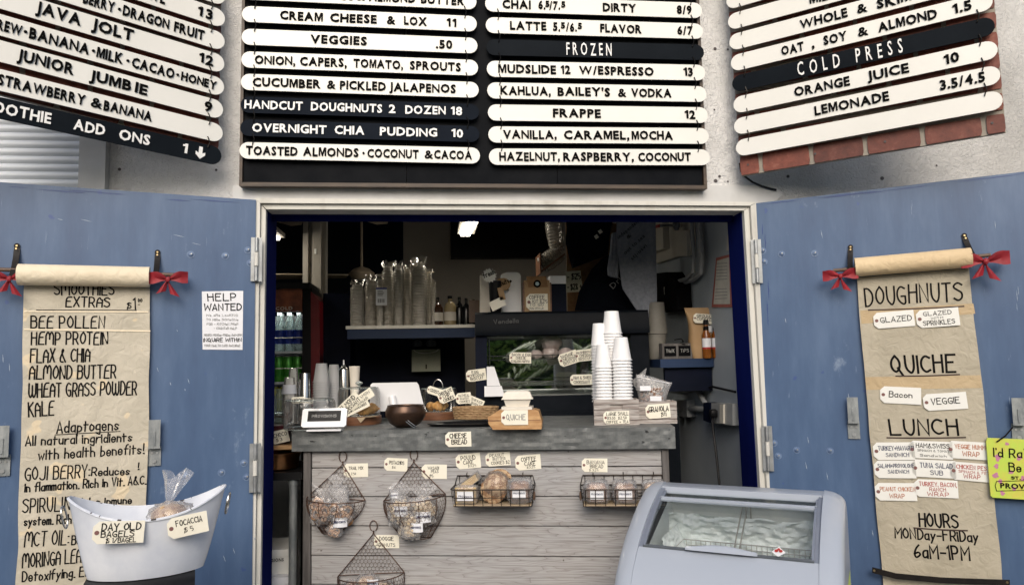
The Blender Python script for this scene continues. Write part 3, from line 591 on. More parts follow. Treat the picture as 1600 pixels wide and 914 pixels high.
# ================================================================ SCROLLS
def bow(fr, x, y, par, sc_=1.0, off=.058, flip=1):
    sc_ *= 1.15
    u, z = fr.p(x, y, off); b = MB(); s = fr.s*sc_
    def loop(sx, lift):
        def fn(a, v):
            w_ = (3+13*math.sin(min(1, a*1.15)*math.pi*.55)); px_ = 25*a*sx
            return (u+px_*s, -off-(4*math.sin(a*math.pi)*(1 if v > .5 else .4)+1)*s*1.5 - .004*abs(v-.5), z+(lift*a+(v-.5)*w_+1.5*math.sin(5*a+6*v))*s)
        b.grid(fn, 7, 4)
        def fn2(a, v):
            w_ = (3+9*a); return (u+(9*a*sx+ (v-.5)*w_)*s, -off-(2+2*math.sin(v*4))*s, z-(20*a+4*v*sx)*s)
        b.grid(fn2, 6, 4)
    loop(-1, 3); loop(1, 5)
    b.blob((u, -off-5*s, z), (3.2*s, 3*s, 4*s), .2, 2, 8, 5)
    return b.build('bow', K['red_ribbon'], par, True)
def buckle(u, z, seed):
    r_ = abs(noise.noise(V((u*5+3, z*4, seed+9))))
    return .006*noise.noise(V((u*4, z*3.2, seed)))+.0028*noise.noise(V((u*13, z*8, seed+4)))+.006*max(0, .10-r_)
def drape(mb, fr, off, lift=.0011):
    mb.v = [(x, -off+buckle(x, z, fr.seed)-lift+(y+off+.0015), z) for x, y, z in mb.v]; return mb
def scroll_sheet(fr, par, L_, Rr_, matn, off=.018, nx=14, seed=0):
    """L_, R_: px outlines from top to bottom; gently buckled sheet with thickness"""
    def lerp(P, t):
        ys = t*(len(P)-1); i = min(int(ys), len(P)-2); k_ = ys-i; return (P[i][0]*(1-k_)+P[i+1][0]*k_, P[i][1]*(1-k_)+P[i+1][1]*k_)
    m = MB(); fr.seed = seed
    for side in (0, .0015):
        def fn(a, b):
            l = lerp(L_, b); r_ = lerp(Rr_, b); x = l[0]+(r_[0]-l[0])*a; y = l[1]+(r_[1]-l[1])*a; u, z = fr.p(x, y, off)
            u += .003*noise.noise(V((a*2, b*9, seed)))*(1 if a in (0, 1) else 0); return (u, -off+side+buckle(u, z, seed), z)
        m.grid(fn, 34, 110)
    return m.build('sheet', K[matn], par, True)
def roll_scroll(fr, lab, roll, rod, straps, bows, L_, Rr_, rollm, sheetm, seed, rad=.040):
    t = thing('menu_scroll', lab, 'paper scroll', fr)
    (x0, y0), (x1, y1) = roll; A = fr.p(x0, y0, .045); B = fr.p(x1, y1, .045)
    pts = [V((A[0], -.046, A[1])).lerp(V((B[0], -.046, B[1])), i/12) for i in range(13)]
    m = MB().tube(pts, rad, 24); m.build('roll', K[rollm], t, True)
    # spiral edge line on the roll
    (a, b), (c, d) = rod; A = fr.p(a, b, .04); B = fr.p(c, d, .04); MB().tube([(A[0], -.038, A[1]), (B[0], -.038, B[1])], .008, 10).build('rod', K['wood_rod'], t, True)
    for (x, yt, xb, yb) in straps:
        P0 = fr.p(x, yt, .01); P1 = fr.p(xb, yb, .05); w_ = .0105; m = MB(); n = 10
        def fn(a, v):
            return (P0[0]+(P1[0]-P0[0])*a+(v-.5)*2*w_*(1 if a > .02 else .6), -.004-.064*a**1.6, P0[1]+(P1[1]-P0[1])*a)
        m.grid(fn, 2, 1); m.v = []; m.f = []
        m.grid(fn, 10, 2)
        m.grid(lambda a, v: (fn(a, v)[0], fn(a, v)[1]+.003, fn(a, v)[2]), 10, 2)
        m.disc(P0, w_*1.0, -.006, 14); s_ = m.build('strap', K['black_leather'], t)
        for dz in (0, -.012): MB().disc((P0[0]+(P1[0]-P0[0])*(-dz/.1), P0[1]+dz), .0035, -.011-.02*(dz < 0)*.4, 8).build('rivet', K['brass'], s_)
    for x, y, s_ in bows: bow(fr, x, y, t, s_)
    sh = scroll_sheet(fr, t, L_, Rr_, sheetm, seed=seed)
    return t, sh
ls = LD.sub(135, 440)
t, sh = roll_scroll(ls, 'long stained paper scroll listing smoothie extras and adaptogens in black marker', ((29,429),(234,433)), ((-8,421),(290,430)),
    [(26,384,21,433),(246,394,244,432)], [(16,436,.95),(263,437,1.0)],
    [(37,446),(35,520),(35,600),(33,690),(29,780),(28,850),(24,920),(20,1010)], [(234,450),(234,520),(233,600),(232,690),(228,780),(226,850),(224,920),(222,1010)], 'pale_roll', 'scroll_left', 1)
m = MB(); O = .018
def W(tx, x0, x1, y0, y1, h, w=2.15): hpx(m, ls, tx, x0, x1, y0, y1, h, w, O, None, G2)
W('SMOOTHIES',85,178,461,461,17); W('EXTRAS',103,171,479,480,15); W('$',199,206,482,482,9,1.6); W('1',209,214,483,483,17); W('00',216,222,472,472,5,1.2); W('-',216,223,478,478,5,1.2)
W('BEE POLLEN',48,163,512.5,512,18); W('HEMP PROTEIN',49,168,538,538,18.5); W('FLAX & CHIA',47.6,140,566,565,20); W('ALMOND BUTTER',46,180.5,592.5,590,20)
W('WHEAT GRASS POWDER',45,213,621,616,20.5); W('KALE',45,84,650.5,648,21); 
m.stroke([V(ls.p(57+156*i/24,484.5+.02*i,O)) for i in range(25)], .0035, -O-.0015); m.stroke([V(ls.p(86+102*i/16,679-5.5*i/16,O)) for i in range(17)], .003, -O-.0015)
def W2(tx, x0, x1, y0, y1, h, w=1.95): hpx(m, ls, tx, x0, x1, y0, y1, h, w, O)
W2('Adaptogens',89,185,676,671,17,2.1); W2('All natural ingridients',40,206,696,689,14); W2('with health benefits!',60,224,718,708,15)
W('GOJI BERRY:',39,139,751,745,19,1.9); W2('Reduces',143,202,743,741,12); W2('!',216,219,733,733,10); W2('in flammation. Rich in Vit. A&C.',39,227,768,756,13)
W('SPIRULINA',35,120,801,796,20,1.9); W2('Helps inmune',121,205,790,786,11); W2('system. Rich in B vitamins',38,190,821,812,13); W('MCT OIL:',38,106,854,850,21,1.9); W2('Boosts energy',112,200,850,846,13)
W('MORINGA LEAF',35,135,887,877,20,1.9); W2('Detoxifying. Energy',35,170,908,896,14); W2('booster',60,120,930,925,14)
drape(m, ls, O).build('lettering', K['ink'], sh)
for (a, b, c, d) in ((36,485,233,486),(36,513,236,516)):
    mm = MB(); P0 = V(ls.p(a+1, b, O)); P1 = V(ls.p(c-1, d, O)); mm.grid(lambda a_, v_: ((P0.lerp(P1, a_)).x, -O-.0015-.002*v_, (P0.lerp(P1, a_)).y-.006*v_), 30, 1); drape(mm, ls, O, .0006).build('seam', K['pale_roll'], sh)
rs = RD.sub(1425, 425)
t, sh = roll_scroll(rs, 'kraft paper scroll with doughnuts, quiche, lunch and opening hours in marker', ((1336,418),(1517,402.5)), ((1302,423),(1548,398.5)),
    [(1329,386,1328,424),(1507,368,1520,402)], [(1313,432,.9),(1539,409,1.1)],
    [(1339,434),(1344,510),(1350,570),(1356,640),(1362,710),(1369,790),(1378,890),(1388,990)], [(1514,419),(1522,500),(1530,560),(1538,630),(1547,710),(1556,800),(1564,880),(1572,990)], 'kraft_roll', 'scroll_right', 5)
def patch(pts, off):
    q_ = [V(rs.p(x, y, .018)) for x, y in pts]; mm = MB(); mm.grid(lambda a_, v_: (lambda p: (p.x, -.0195, p.y))(q_[0].lerp(q_[1], a_).lerp(q_[3].lerp(q_[2], a_), v_)), 30, 5); drape(mm, rs, .018, .0006).build('patch', K['patch_kraft'], sh)
patch([(1344,485),(1521,474),(1524,490),(1346,506)], 0); patch([(1352,589),(1532,586),(1534,606),(1354,609)], 0)
m = MB(); mb2 = MB()
def W(tx, x0, x1, y0, y1, h, w=2.9): hpx(m, rs, tx, x0, x1, y0, y1, h, w, .018)
W('DOUGHNUTS',1353,1504,478,469,28,2.6); W('QUICHE',1394,1493,583,581,26,3.2); W('LUNCH',1392,1497,679,679,23,3); W('HOURS',1437,1497,822,824,19,2.6); W('MONDay-FRiDay',1399,1528,840,846,15,2.2); W('6aM-1PM',1429,1515,870,874,19,2.6)
for a, b, c, d in ((1357,484.5,1506,478.5),(1400,587.5,1499,585),(1386,683.5,1508,683),(1428,824,1511,828)):
    mb2 = MB(); mb2.stroke([V(rs.p(a+(c-a)*i/20, b+(d-b)*i/20+.7*math.sin(i*.157), .018)) for i in range(21)], .0055, -.0195); drape(mb2, rs, .018, .0014).build('underline', K['brown_ink'], sh)
drape(m, rs, .018).build('lettering', K['ink'], sh)
# bottom strap of the right scroll
st = MB(); pts = [(1363,890),(1400,899),(1470,905),(1540,908),(1578,910)]
def rib(a, v):
    i = min(int(a*4), 3); q_ = a*4-i; x = pts[i][0]*(1-q_)+pts[i+1][0]*q_; y = pts[i][1]*(1-q_)+pts[i+1][1]*q_; u, z = rs.p(x, y+(v-.5)*9, .04); return (u, -.04-.01*math.sin(a*3.14), z)
st.grid(rib, 16, 2); st.grid(lambda a, v: (rib(a, v)[0], rib(a, v)[1]+.003, rib(a, v)[2]), 16, 2); s_ = st.build('strap', K['black_leather'], t)
for x, y in ((1366,891),(1574,909.5)): MB().disc(rs.p(x, y, .043), .0045, -.0425, 9).build('rivet', K['brass'], s_)
# ================================================================ TAGS
def tag(fr0, cx, cy, w_, h_, ang, lines, ink='ink', off=.0, card='tag_card', lab='', grp=None, hole=True, tilt=0, fr=None, thick=1.0):
    """lines = [(text, x0frac, x1frac, yfrac, hfrac)]"""
    lines = [(l[0].upper() if sum(c.isupper() for c in l[0]) >= 2 else l[0],)+tuple(l[1:]) for l in lines]
    F0 = fr or fr0.sub(cx, cy, off); s = F0.s; W_, H_ = w_*s/2, h_*s/2; c, sn = math.cos(R(ang)), math.sin(R(ang))
    t = thing('paper_tag', lab, 'tag', F0, grp)
    def rt_(x, z): return (x*c-z*sn, x*sn+z*c)
    cl = H_*.45
    poly = [(-W_, -H_+cl), (-W_+cl, -H_), (W_, -H_), (W_, H_), (-W_+cl, H_), (-W_, H_-cl)] if hole else [(-W_, -H_), (W_, -H_), (W_, H_), (-W_, H_)]
    MB().prism([rt_(*p) for p in poly], 0, .0009).build('card', K[card], t)
    if hole: MB().disc(rt_(-W_+cl*.75, 0), H_*.20, -.0008, 12).build('eyelet', K['tag_eyelet'], t)
    m = MB()
    for ln in lines:
        tx, xa, xb, yf, hf = ln[:5]; A = rt_(-W_+2*W_*xa, -H_+2*H_*yf); B = rt_(-W_+2*W_*xb, -H_+2*H_*yf); hand(m, tx, A, B, 2*H_*hf, 2*H_*hf*.135*thick, -.0010)
    if lines: m.build('lettering', K[ink], t)
    return t
E = .0235; gS = 'tags on the doughnuts scroll'
tag(rs,1396.6,499,57,25,3,[('GLazeD',.17,.93,.36,.32)],off=E,card='white_card',lab='white tag reading glazed, left one under the doughnuts heading',grp=gS)
tag(rs,1465,496.5,59,28,3,[('GLazeD',.18,.83,.66,.22),('WiTH',.35,.62,.44,.12),('SPRiNKLES',.15,.88,.12,.25)],off=E,card='white_card',lab='white tag reading glazed with sprinkles, right under the doughnuts heading',grp=gS)
tag(rs,1407,617.5,57,26,-3,[('Bacon',.22,.78,.38,.34)],off=E,card='white_card',lab='white tag reading bacon under the quiche heading',grp=gS)
tag(rs,1476.6,627,60,26,4,[('VeGGie',.18,.83,.36,.36)],off=E,card='white_card',lab='white tag reading veggie under the quiche heading',grp=gS)
tag(rs,1396.5,704.5,58,27,2,[('TURKey+HavaRTi',.13,.98,.55,.24),('SanDWich',.3,.85,.18,.22)],'navy_ink',E,'white_card','white tag reading turkey and havarti sandwich under the lunch heading',gS)
tag(rs,1454,702.7,60,27,-1,[('HaM&Swiss',.17,.93,.62,.25),('SPiNaCH & TOMaTO',.2,.97,.40,.12),('Sandwich',.25,.85,.12,.14)],'ink',E,'white_card','white tag reading ham and swiss, middle of the top row under lunch',gS)
tag(rs,1514.6,703.4,60,27,-2,[('Veggie HummuS',.18,.99,.58,.24),('WRaP',.35,.72,.17,.26)],'orange_ink',E,'white_card','white tag with orange writing reading veggie hummus wrap',gS)
tag(rs,1398,733,58,27,2,[('SaLaMi+PRovoLoNe',.10,.97,.60,.22),('SanDWich',.33,.83,.28,.2)],'navy_ink',E,'white_card','white tag reading salami and provolone sandwich, second row under lunch',gS)
tag(rs,1459,732,60,27,-1,[('TUNa SaLaD',.19,.92,.55,.27),('SUB',.42,.7,.16,.25)],'navy_ink',E,'white_card','white tag reading tuna salad sub, middle of the second row',gS)
tag(rs,1518,737,58,28,-3,[('ChickeN PeSTo',.15,.99,.64,.22),('SPiNaCH & FeTa',.2,.97,.42,.14),('WRaP',.32,.7,.14,.22)],'red_ink',E,'white_card','white tag with red writing reading chicken pesto wrap, beside the green sign',gS)
tag(rs,1399.4,768,58,27,2,[('PeaNuT CHiCKeN',.13,.97,.55,.22),('WRaP',.35,.7,.15,.24)],'orange_ink',E,'white_card','white tag with orange writing reading peanut chicken wrap, bottom row left',gS)
tag(rs,1462.5,763,60,27,0,[('TURKEY, BaCON,',.12,.97,.63,.23),('RaNCH',.35,.72,.36,.2),('WRaP',.3,.78,.08,.22)],'red_ink',E,'white_card','white tag with red writing reading turkey bacon ranch wrap, bottom row',gS)
# help wanted notice
hw = LD.sub(347, 500); t = thing('paper_notice', 'white help wanted notice stuck on the left blue door', 'notice', hw)
MB().prism([hw.p(*p) for p in ((315.5,455.5),(380,454.5),(379,546.5),(316.5,546))], -.002, 0).build('sheet', K['office_paper'], t)
m = MB(); hpx(m, hw, 'HELP', 325, 369, 470, 469, 11, 1.5, .002); hpx(m, hw, 'WANTED', 319, 377, 485, 484.5, 10, 1.6, .002); hpx(m, hw, 'iNQUiRE WiTHiN', 318, 377, 534, 533.5, 5.5, 1.0, .002); m.build('lettering', K['ink'], t)
m = MB()
for tx, a, b, y in (('We aRe LooKiNG',322,371,494),('TO HiRe SOMeONe',322,372,501),('FOR - KiTCHeN PReP',323,372,508),('- COUNTeR HeLP',334,370,514.5),('HOURS MONDay-FRiDay 6aM-2PM',319,378,525),('YOUR HeaLTH CaRD ReQUiReD',319,375,541.5)):
    hpx(m, hw, tx, a, b, y, y, 3.4, .55, .002)
m.build('lettering', K['grey_ink'], t)
# green painted sign hanging on the right door bracket
gs = RD.sub(1545, 730, .04); t = thing('painted_sign', 'lime green hand painted sign with pink dabs hanging at the right edge', 'sign', gs)
MB().prism([gs.p(*p) for p in ((1543,684),(1690,690),(1694,786),(1551,777),(1548,774),(1541,690))], 0, .012).build('board', K['lime_sign'], t)
m = MB()
for x, y, r_ in ((1559,715,4),(1557,728,3),(1556,742,4),(1579,737,3.2),(1563,752,3),(1584,763,3),(1573,693,2.6),(1592,715,3),(1598,747,3),(1566,770,3)):
    u, z = gs.p(x, y); m.prism([(u+r_*gs.s*math.cos(q)*(1+.4*math.sin(3*q+x)), z+r_*gs.s*1.2*math.sin(q)*(1+.3*math.sin(2*q+y))) for q in [i*.628 for i in range(10)]], -.0006, .0)
m.build('paint_dab', K['pink_paint'], t)
m = MB(); hpx(m, gs, "I'd RaTHeR", 1553, 1645, 713, 717, 13, 1.8, 0); hpx(m, gs, 'Be', 1577, 1595, 736, 737, 13, 1.8, 0); hpx(m, gs, 'iN', 1608, 1622, 738, 739, 13, 1.8, 0); hpx(m, gs, 'ST. JOHN', 1580, 1625, 748, 750, 4, 1.1, 0)
print_text(m, 'PROVISIONS', gs.p(1563, 762), gs.p(1650, 767), 8*gs.s, -.002, .001, .03)
for yy in (750.5, 765.5): m.stroke([V(gs.p(1557, yy+1)), V(gs.p(1600, yy)), V(gs.p(1656, yy+4))], .0022, -.0016)
m.stroke([V(gs.p(1557,751.5)), V(gs.p(1555,758)), V(gs.p(1557,766.5))], .0022, -.0017); m.build('lettering', K['ink'], t)
A = gs.p(1557,690); B = gs.p(1583,668); MB().tube([(A[0], -.003, A[1]), ((A[0]+B[0])/2, -.006, (A[1]+B[1])/2-.004), (B[0], .01, B[1])], .003, 6).build('wire', K['hook_wire'], t)
# ================================================================ TUB WITH BREAD, STAND
tb = Fr(atY(228, 893, 2.42), R(17)); t = thing('metal_tub', 'white enamel oval tub with ring handles on a black stand', 'tub', tb); s = tb.s
bx0 = tb.p(136, 903)[0]; bx1 = tb.p(318, 880)[0]; rx0 = tb.p(106, 790)[0]; rx1 = tb.p(352, 765)[0]; zr = tb.p(230, 812, .11)[1]
def tubf(inner):
    def fn(a, v):
        th = 2*math.pi*a; c, sn = math.cos(th), math.sin(th); vv = v**.85
        x0 = bx0+(rx0-bx0)*vv; x1 = bx1+(rx1-bx1)*vv; xc = (x0+x1)/2; hx = (x1-x0)/2-inner; hy = .085+.04*vv-inner
        x = xc+hx*c; y = hy*sn*(1-.25*abs(c)**3); z = (zr+.055*abs(c)**2.2*1.2)*v+inner*(1-v)
        return (x, y, z)
    return fn
m = MB(); m.grid(tubf(0), 48, 12, True); fn = tubf(.004); m.grid(lambda a, v: fn(-a, v), 48, 12, True)
n0 = tubf(0); m.add([n0(i/48, 0) for i in range(48)], [tuple(range(48))[::-1]]); m.add([fn(i/48, .02) for i in range(48)], [tuple(range(48))]); m.build('body', K['enamel'], t, True)
MB().tube([n0(i/48, 1.0) for i in range(48)], .0042, 6, True).build('rim', K['enamel'], t, True)
m = MB()
for i in range(48):
    if random.random() < .18:
        p = V(n0(i/48+random.random()/50, 1)); q_ = V(n0(i/48+.006+random.random()*.012, 1)); m.tube([p+V((0,-.0016,.0018)), q_+V((0,-.0016,.0018))], .0030, 5)
m.build('rim_wear', K['enamel_chip'], t)
for cx, sg in ((rx0, -1), (rx1, 1)):
    z = zr+.045; x = cx-sg*.001
    MB().tube([(x+.009*sg+.006*sg*math.sin(q)+.004*math.cos(q), .016*math.cos(q), z-.035+.032*math.sin(q)) for q in [i*.393 for i in range(16)]], .0028, 6, True).build('ring_handle', K['steel'], t, True)
tag(tb,185.5,831,72,34,-4,[('Day OLD',.17,.92,.60,.30),('BaGeLS',.17,.80,.30,.26),('$ 1/BaGeL',.28,.85,.05,.20)],off=.137,lab='cream tag reading day old bagels on the white tub',grp='tags on the white tub',thick=1.25)
tag(tb,293.5,820,58,32,8,[('FOCaCCia',.22,.86,.55,.27),('$ 5',.4,.62,.2,.22)],off=.128,lab='cream tag reading focaccia on the right of the white tub',grp='tags on the white tub')
bg = Fr(tb.M @ V((tb.p(265, 800)[0], .02, zr-.045)), R(12)); t = thing('bagged_bagel', 'seeded bagel in a clear tied bag leaning in the white tub', 'bread', bg)
MB().blob((0, 0, .03), (.055, .05, .034), .12, 3, 20, 12).build('bagel', K['bread'], t, True)
m = MB().blob((.006, 0, .03), (.07, .056, .042), .25, 4, 24, 14, 3)
def tw(a, v):
    r_ = .012+.040*v*(1+.35*math.sin(5*a*6.283+2*v)); return (-.002+.022*v+r_*math.cos(a*6.283)*.75, r_*.5*math.sin(a*6.283), .07+.085*v+.018*math.sin(a*13)*v)
m.grid(tw, 26, 8, True); m.build('bag', K['film'], t, True)
sx0, sx1 = tb.p(134, 905)[0], tb.p(305, 886)[0]
sd_ = Fr(tb.M @ V(((sx0+sx1)/2, 0, -.002)), R(17)); hw_ = (sx1-sx0)/2; m = MB()
t = thing('plastic_stand', 'black plastic stand under the white tub', 'stand', sd_)
prof = [(-.13,-.03),(-.115,-.012),(-.09,-.001),(.09,-.001),(.115,-.012),(.13,-.03),(.13,-.30),(-.13,-.30)]
MB().prismx(prof, -hw_, hw_).build('top', K['black_plastic'], t, True); MB().box(-hw_+.02, hw_-.02, -.11, .11, -sd_.o.z, -.302).build('leg', K['black_plastic'], t)
# ================================================================ FREEZER
fa = R(-32); fz = Fr((.72, 2.66, 0), fa); WF = .60; t = thing('chest_freezer', 'lilac grey chest freezer with a curved sliding glass lid', 'freezer', fz)
out = [(-.145,.02),(-.15,.45),(-.146,.62),(-.125,.70),(-.085,.762),(-.03,.815),(.05,.873),(.15,.925),(.25,.965),(.33,.99),(.40,.995),(.445,.975),(.47,.93),(.475,.8),(.475,.02)]
def side(x0, x1, rnd):
    n = 6; m = MB()
    cx, cz = .165, .5
    def fn(a, v):
        i = a*(len(out)-1); j = min(int(i), len(out)-2); k_ = i-j; y = out[j][0]*(1-k_)+out[j+1][0]*k_; z = out[j][1]*(1-k_)+out[j+1][1]*k_
        th = v*math.pi/2; e = (1-math.cos(th))*rnd
        dy, dz = y-cx, z-cz; l = math.hypot(dy, dz); x = x1+(x0-x1)*0
        sg = 1 if x1 > x0 else -1
        return (x1-sg*abs(x1-x0)*(1-math.sin(th)) , y-dy/l*e, z-dz/l*e)
    m.grid(fn, 56, 8); m.add([fn(i/56, 1) for i in range(57)], [tuple(range(57))]); m.grid(lambda a, v: (x0, fn(a, 0)[1]+(cx-fn(a, 0)[1])*v*.12, fn(a, 0)[2]+(cz-fn(a, 0)[2])*v*.12), 56, 1)
    m.build('side_shell', K['freezer_shell'], t, True)
side(0, -.068, .035); side(WF, WF+.072, .045)
fr_ = [(-.144,.02),(-.149,.45),(-.145,.62),(-.124,.70),(-.084,.761),(-.028,.812),(0,.828),(0,.80),(-.05,.76),(-.10,.66),(-.11,.02)]
MB().prismx(fr_, .0005, WF-.0005).build('front_panel', K['freezer_shell'], t, True)
bk_ = [(.335,.96),(.34,.985),(.40,.992),(.444,.972),(.469,.93),(.474,.8),(.474,.02),(.44,.02),(.44,.93)]
MB().prismx(bk_, .0005, WF-.0005).build('rear_rail', K['freezer_shell'], t, True)
# inner trim frames following the lid curve
lid = [(.0,.829),(.05,.862),(.15,.915),(.25,.955),(.335,.980)]
for xa, xb in ((.0, .016), (WF-.016, WF)):
    MB().prismx(lid+[(y, z-.03) for y, z in lid[::-1]], xa, xb).build('lid_rail', K['freezer_trim'], t)
def lidpane(y0, y1, lift, nm, fx=(.02, .58)):
    def zc(y):
        for (a, b), (c, d) in zip(lid, lid[1:]):
            if y <= c: return b+(d-b)*(y-a)/(c-a)
        return lid[-1][1]
    ys = [y0+(y1-y0)*i/8 for i in range(9)]; m = MB(); m.grid(lambda a, v: (fx[0]+(fx[1]-fx[0])*a, y0+(y1-y0)*v, zc(y0+(y1-y0)*v)+lift), 2, 8)
    p = m.build(nm, K['lid_glass'], t, True)
    for ya, yb, hh_ in ((y0-.002, y0+.004, .003), (y1-.009, y1+.003, .006)):
        if lift < 0: continue
        MB().prismx([(ya, zc(ya)+lift-hh_), (yb, zc(yb)+lift-hh_), (yb, zc(yb)+lift+hh_), (ya, zc(ya)+lift+hh_)], fx[0]-.004, fx[1]+.004).build('pane_rail', K['dark_trim' if ya < .1 else 'freezer_shell'], p)
    for xa in (fx[0]-.004, fx[1]-.004):
        q = [(y, zc(y)+lift+.006) for y in ys]; MB().prismx(q+[(y, z-.012) for y, z in q[::-1]], xa, xa+.008).build('pane_rail', K['freezer_trim'], p)
    return p
lidpane(.000, .245, .003, 'sliding_pane'); lidpane(.20, .325, -.010, 'sliding_pane')
def hnd(a, v):
    x = .17+.24*a; w_ = .020*math.sin(math.pi*a)**.8; return (x, -.006+.03*v*math.sin(math.pi*a)-.012, .836+.014*math.sin(math.pi*a)*math.sin(math.pi*v)+.012*v)
m = MB().grid(hnd, 24, 6); m.build('grip', K['freezer_shell'], t, True)
# liner cavity
x0, x1, y0, y1, zb_, zt_ = .02, WF-.02, .0, .42, .42, .80
m = MB().add([(x0,y0,zb_),(x1,y0,zb_),(x1,y1,zb_),(x0,y1,zb_),(x0,y0,zt_),(x1,y0,zt_),(x1,y1,.95),(x0,y1,.95)], [(0,1,2,3),(3,2,6,7),(0,3,7,4),(2,1,5,6),(1,0,4,5)]); m.build('liner', K['freezer_liner'], t)
def frost(seed, fn): return lambda a, v: fn(a, v, .008*noise.noise(V((a*5, v*4, seed)))+.007*noise.noise(V((a*16, v*14, seed)))+.003*noise.noise(V((a*60, v*50, seed)))+.02)
m = MB(); m.grid(frost(1, lambda a, v, n_: (x0+(x1-x0)*a, y1-.03-n_*1.6, zb_+.25+.21*v+.02*noise.noise(V((a*7, 2, 2))))), 90, 40); m.grid(frost(2, lambda a, v, n_: (x0+.012+n_*1.2+.09*(1-v)**1.2, y0+.10+(y1-y0-.11)*a, zb_+.22+.20*v)), 60, 50); m.grid(frost(3, lambda a, v, n_: (x1-.008-n_*.6, y0+(y1-y0)*a, zb_+.36*v)), 50, 40)
m.grid(frost(4, lambda a, v, n_: (x0+(x1-x0)*a, y0+(y1-y0)*v, zb_+.13+n_)), 60, 40)
m.build('frost', K['frost'], t, True)
m = MB()
for dx in (-.009, .009):
    x = .325+dx; m.tube([(x, .04, .62), (x, .04, .80), (x, .30, .93), (x, .38, .93), (x, .38, .60)], .003, 5)
for i in range(24): m.tube([(.09+.019*i, .34, .70), (.09+.019*i, .34, .785)], .0012, 4)
for z in (.765, .785): m.tube([(.08, .10, z), (.55, .10, z), (.55, .34, z), (.08, .34, z)], .002, 4, True)
m.build('wire_rack', K['steel_shelf'], t)
# stickers
u = MB(); u.add([(.04,-.1505,.36),(.42,-.1505,.36),(.42,-.1512,.655),(.04,-.1512,.655)], [(0,1,2,3)]); u.build('sticker', K['white_plastic'], t)
zz = .849; m = MB().add([(.453,.004,.841),(.475,.024,.854),(.497,.004,.841),(.475,-.014,.831)], [(0,1,2,3)]); m.v = [(x,y,z+.010) for x,y,z in m.v]; p = m.build('diamond_sticker', K['white_plastic'], t)
m = MB(); 
for cx_, r_ in ((.468,.006),(.482,.006),(.475,.005)): m.add([(cx_+r_*math.cos(q), .006+r_*math.sin(q)+(0.006 if cx_==.475 else 0), .855+r_*.55*math.sin(q)+(.004 if cx_==.475 else 0)) for q in [i*.785 for i in range(8)]], [tuple(range(8))])
m.build('emblem', K['red_plastic'], p)
u = MB(); u.add([(WF+.0725,.05,.2),(WF+.0725,.38,.2),(WF+.0725,.38,.72),(WF+.0725,.05,.72)], [(0,1,2,3)]); u.build('side_decal', K['lime_sign'], t)
# ================================================================ COUNTER
CA = R(-11); zc0 = 1.215
c0 = Fr(atY(760, 690, 3.28), CA)
zt = c0.M.translation.z
ct = c0.sub(760, 914); ZT = (c0.M @ V((0, 0, c0.p(760, 671)[1]))).z     # world height of the top surface
cf = Fr((c0.o.x, c0.o.y, 0), CA); t = thing('service_counter', 'grey plank service counter with a pitted dark concrete top', 'counter', cf)
def cx(x, y=690): return cf.p(x, y)[0]
sl0 = cf.p(600, 671.5)[1]; sl1 = cf.p(600, 704)[1]; xl, xr = cx(456), cx(1055, 680)
ZT = sl0
def slabedge(a, v): return (xl+(xr-xl)*a, -.001-.0035*noise.noise(V((a*40, v*4, 1)))-.001*abs(noise.noise(V((a*140, v*12, 2)))), sl1+(sl0-sl1)*v)
m = MB().grid(slabedge, 160, 6); m.box(xl, xr, .0, .72, sl1, sl0-.0002); m.build('slab', K['concrete'], t)
px0, px1 = cx(483, 800), cx(1036, 750); zs = [cf.p(700, y)[1] for y in (705, 731.5, 777.5, 824, 871.3, 918, 965, 1012, 1060, 1105)]
for i in range(9):
    a, b = zs[i]-.0026, max(zs[i+1]+.0026, 0.01)
    if i == 0: a = sl1-.001
    m = MB().box(px0, px1, .035+random.uniform(-.0015, .0015), .06, b, a); m.build('plank', plankwood(i), t)
MB().box(px0, px1, .061, .5, .01, sl1-.002).build('carcass', K['black_matte'], t)
MB().box(cx(471, 800), px0-.002, .02, .5, .01, sl1-.002).build('post', K['post_wood'], t); MB().box(px1+.002, cx(1047, 750), .02, .5, .01, sl1-.002).build('post', K['post_wood'], t)
def on_counter(x, y): # point on the top surface seen at pixel
    return atZ(x, y, ZT)
def FC(x, y, a=-11): return Fr(on_counter(x, y), R(a))
E0 = .006
gT = 'price tags on the counter front'
tag(cf,716,686,41,23,1,[('CHeeSe',.18,.82,.58,.30),('BReaD',.25,.83,.18,.30)],off=.006,lab='cream tag reading cheese bread on the edge of the countertop',grp=gT,thick=1.3)
PO = -.033
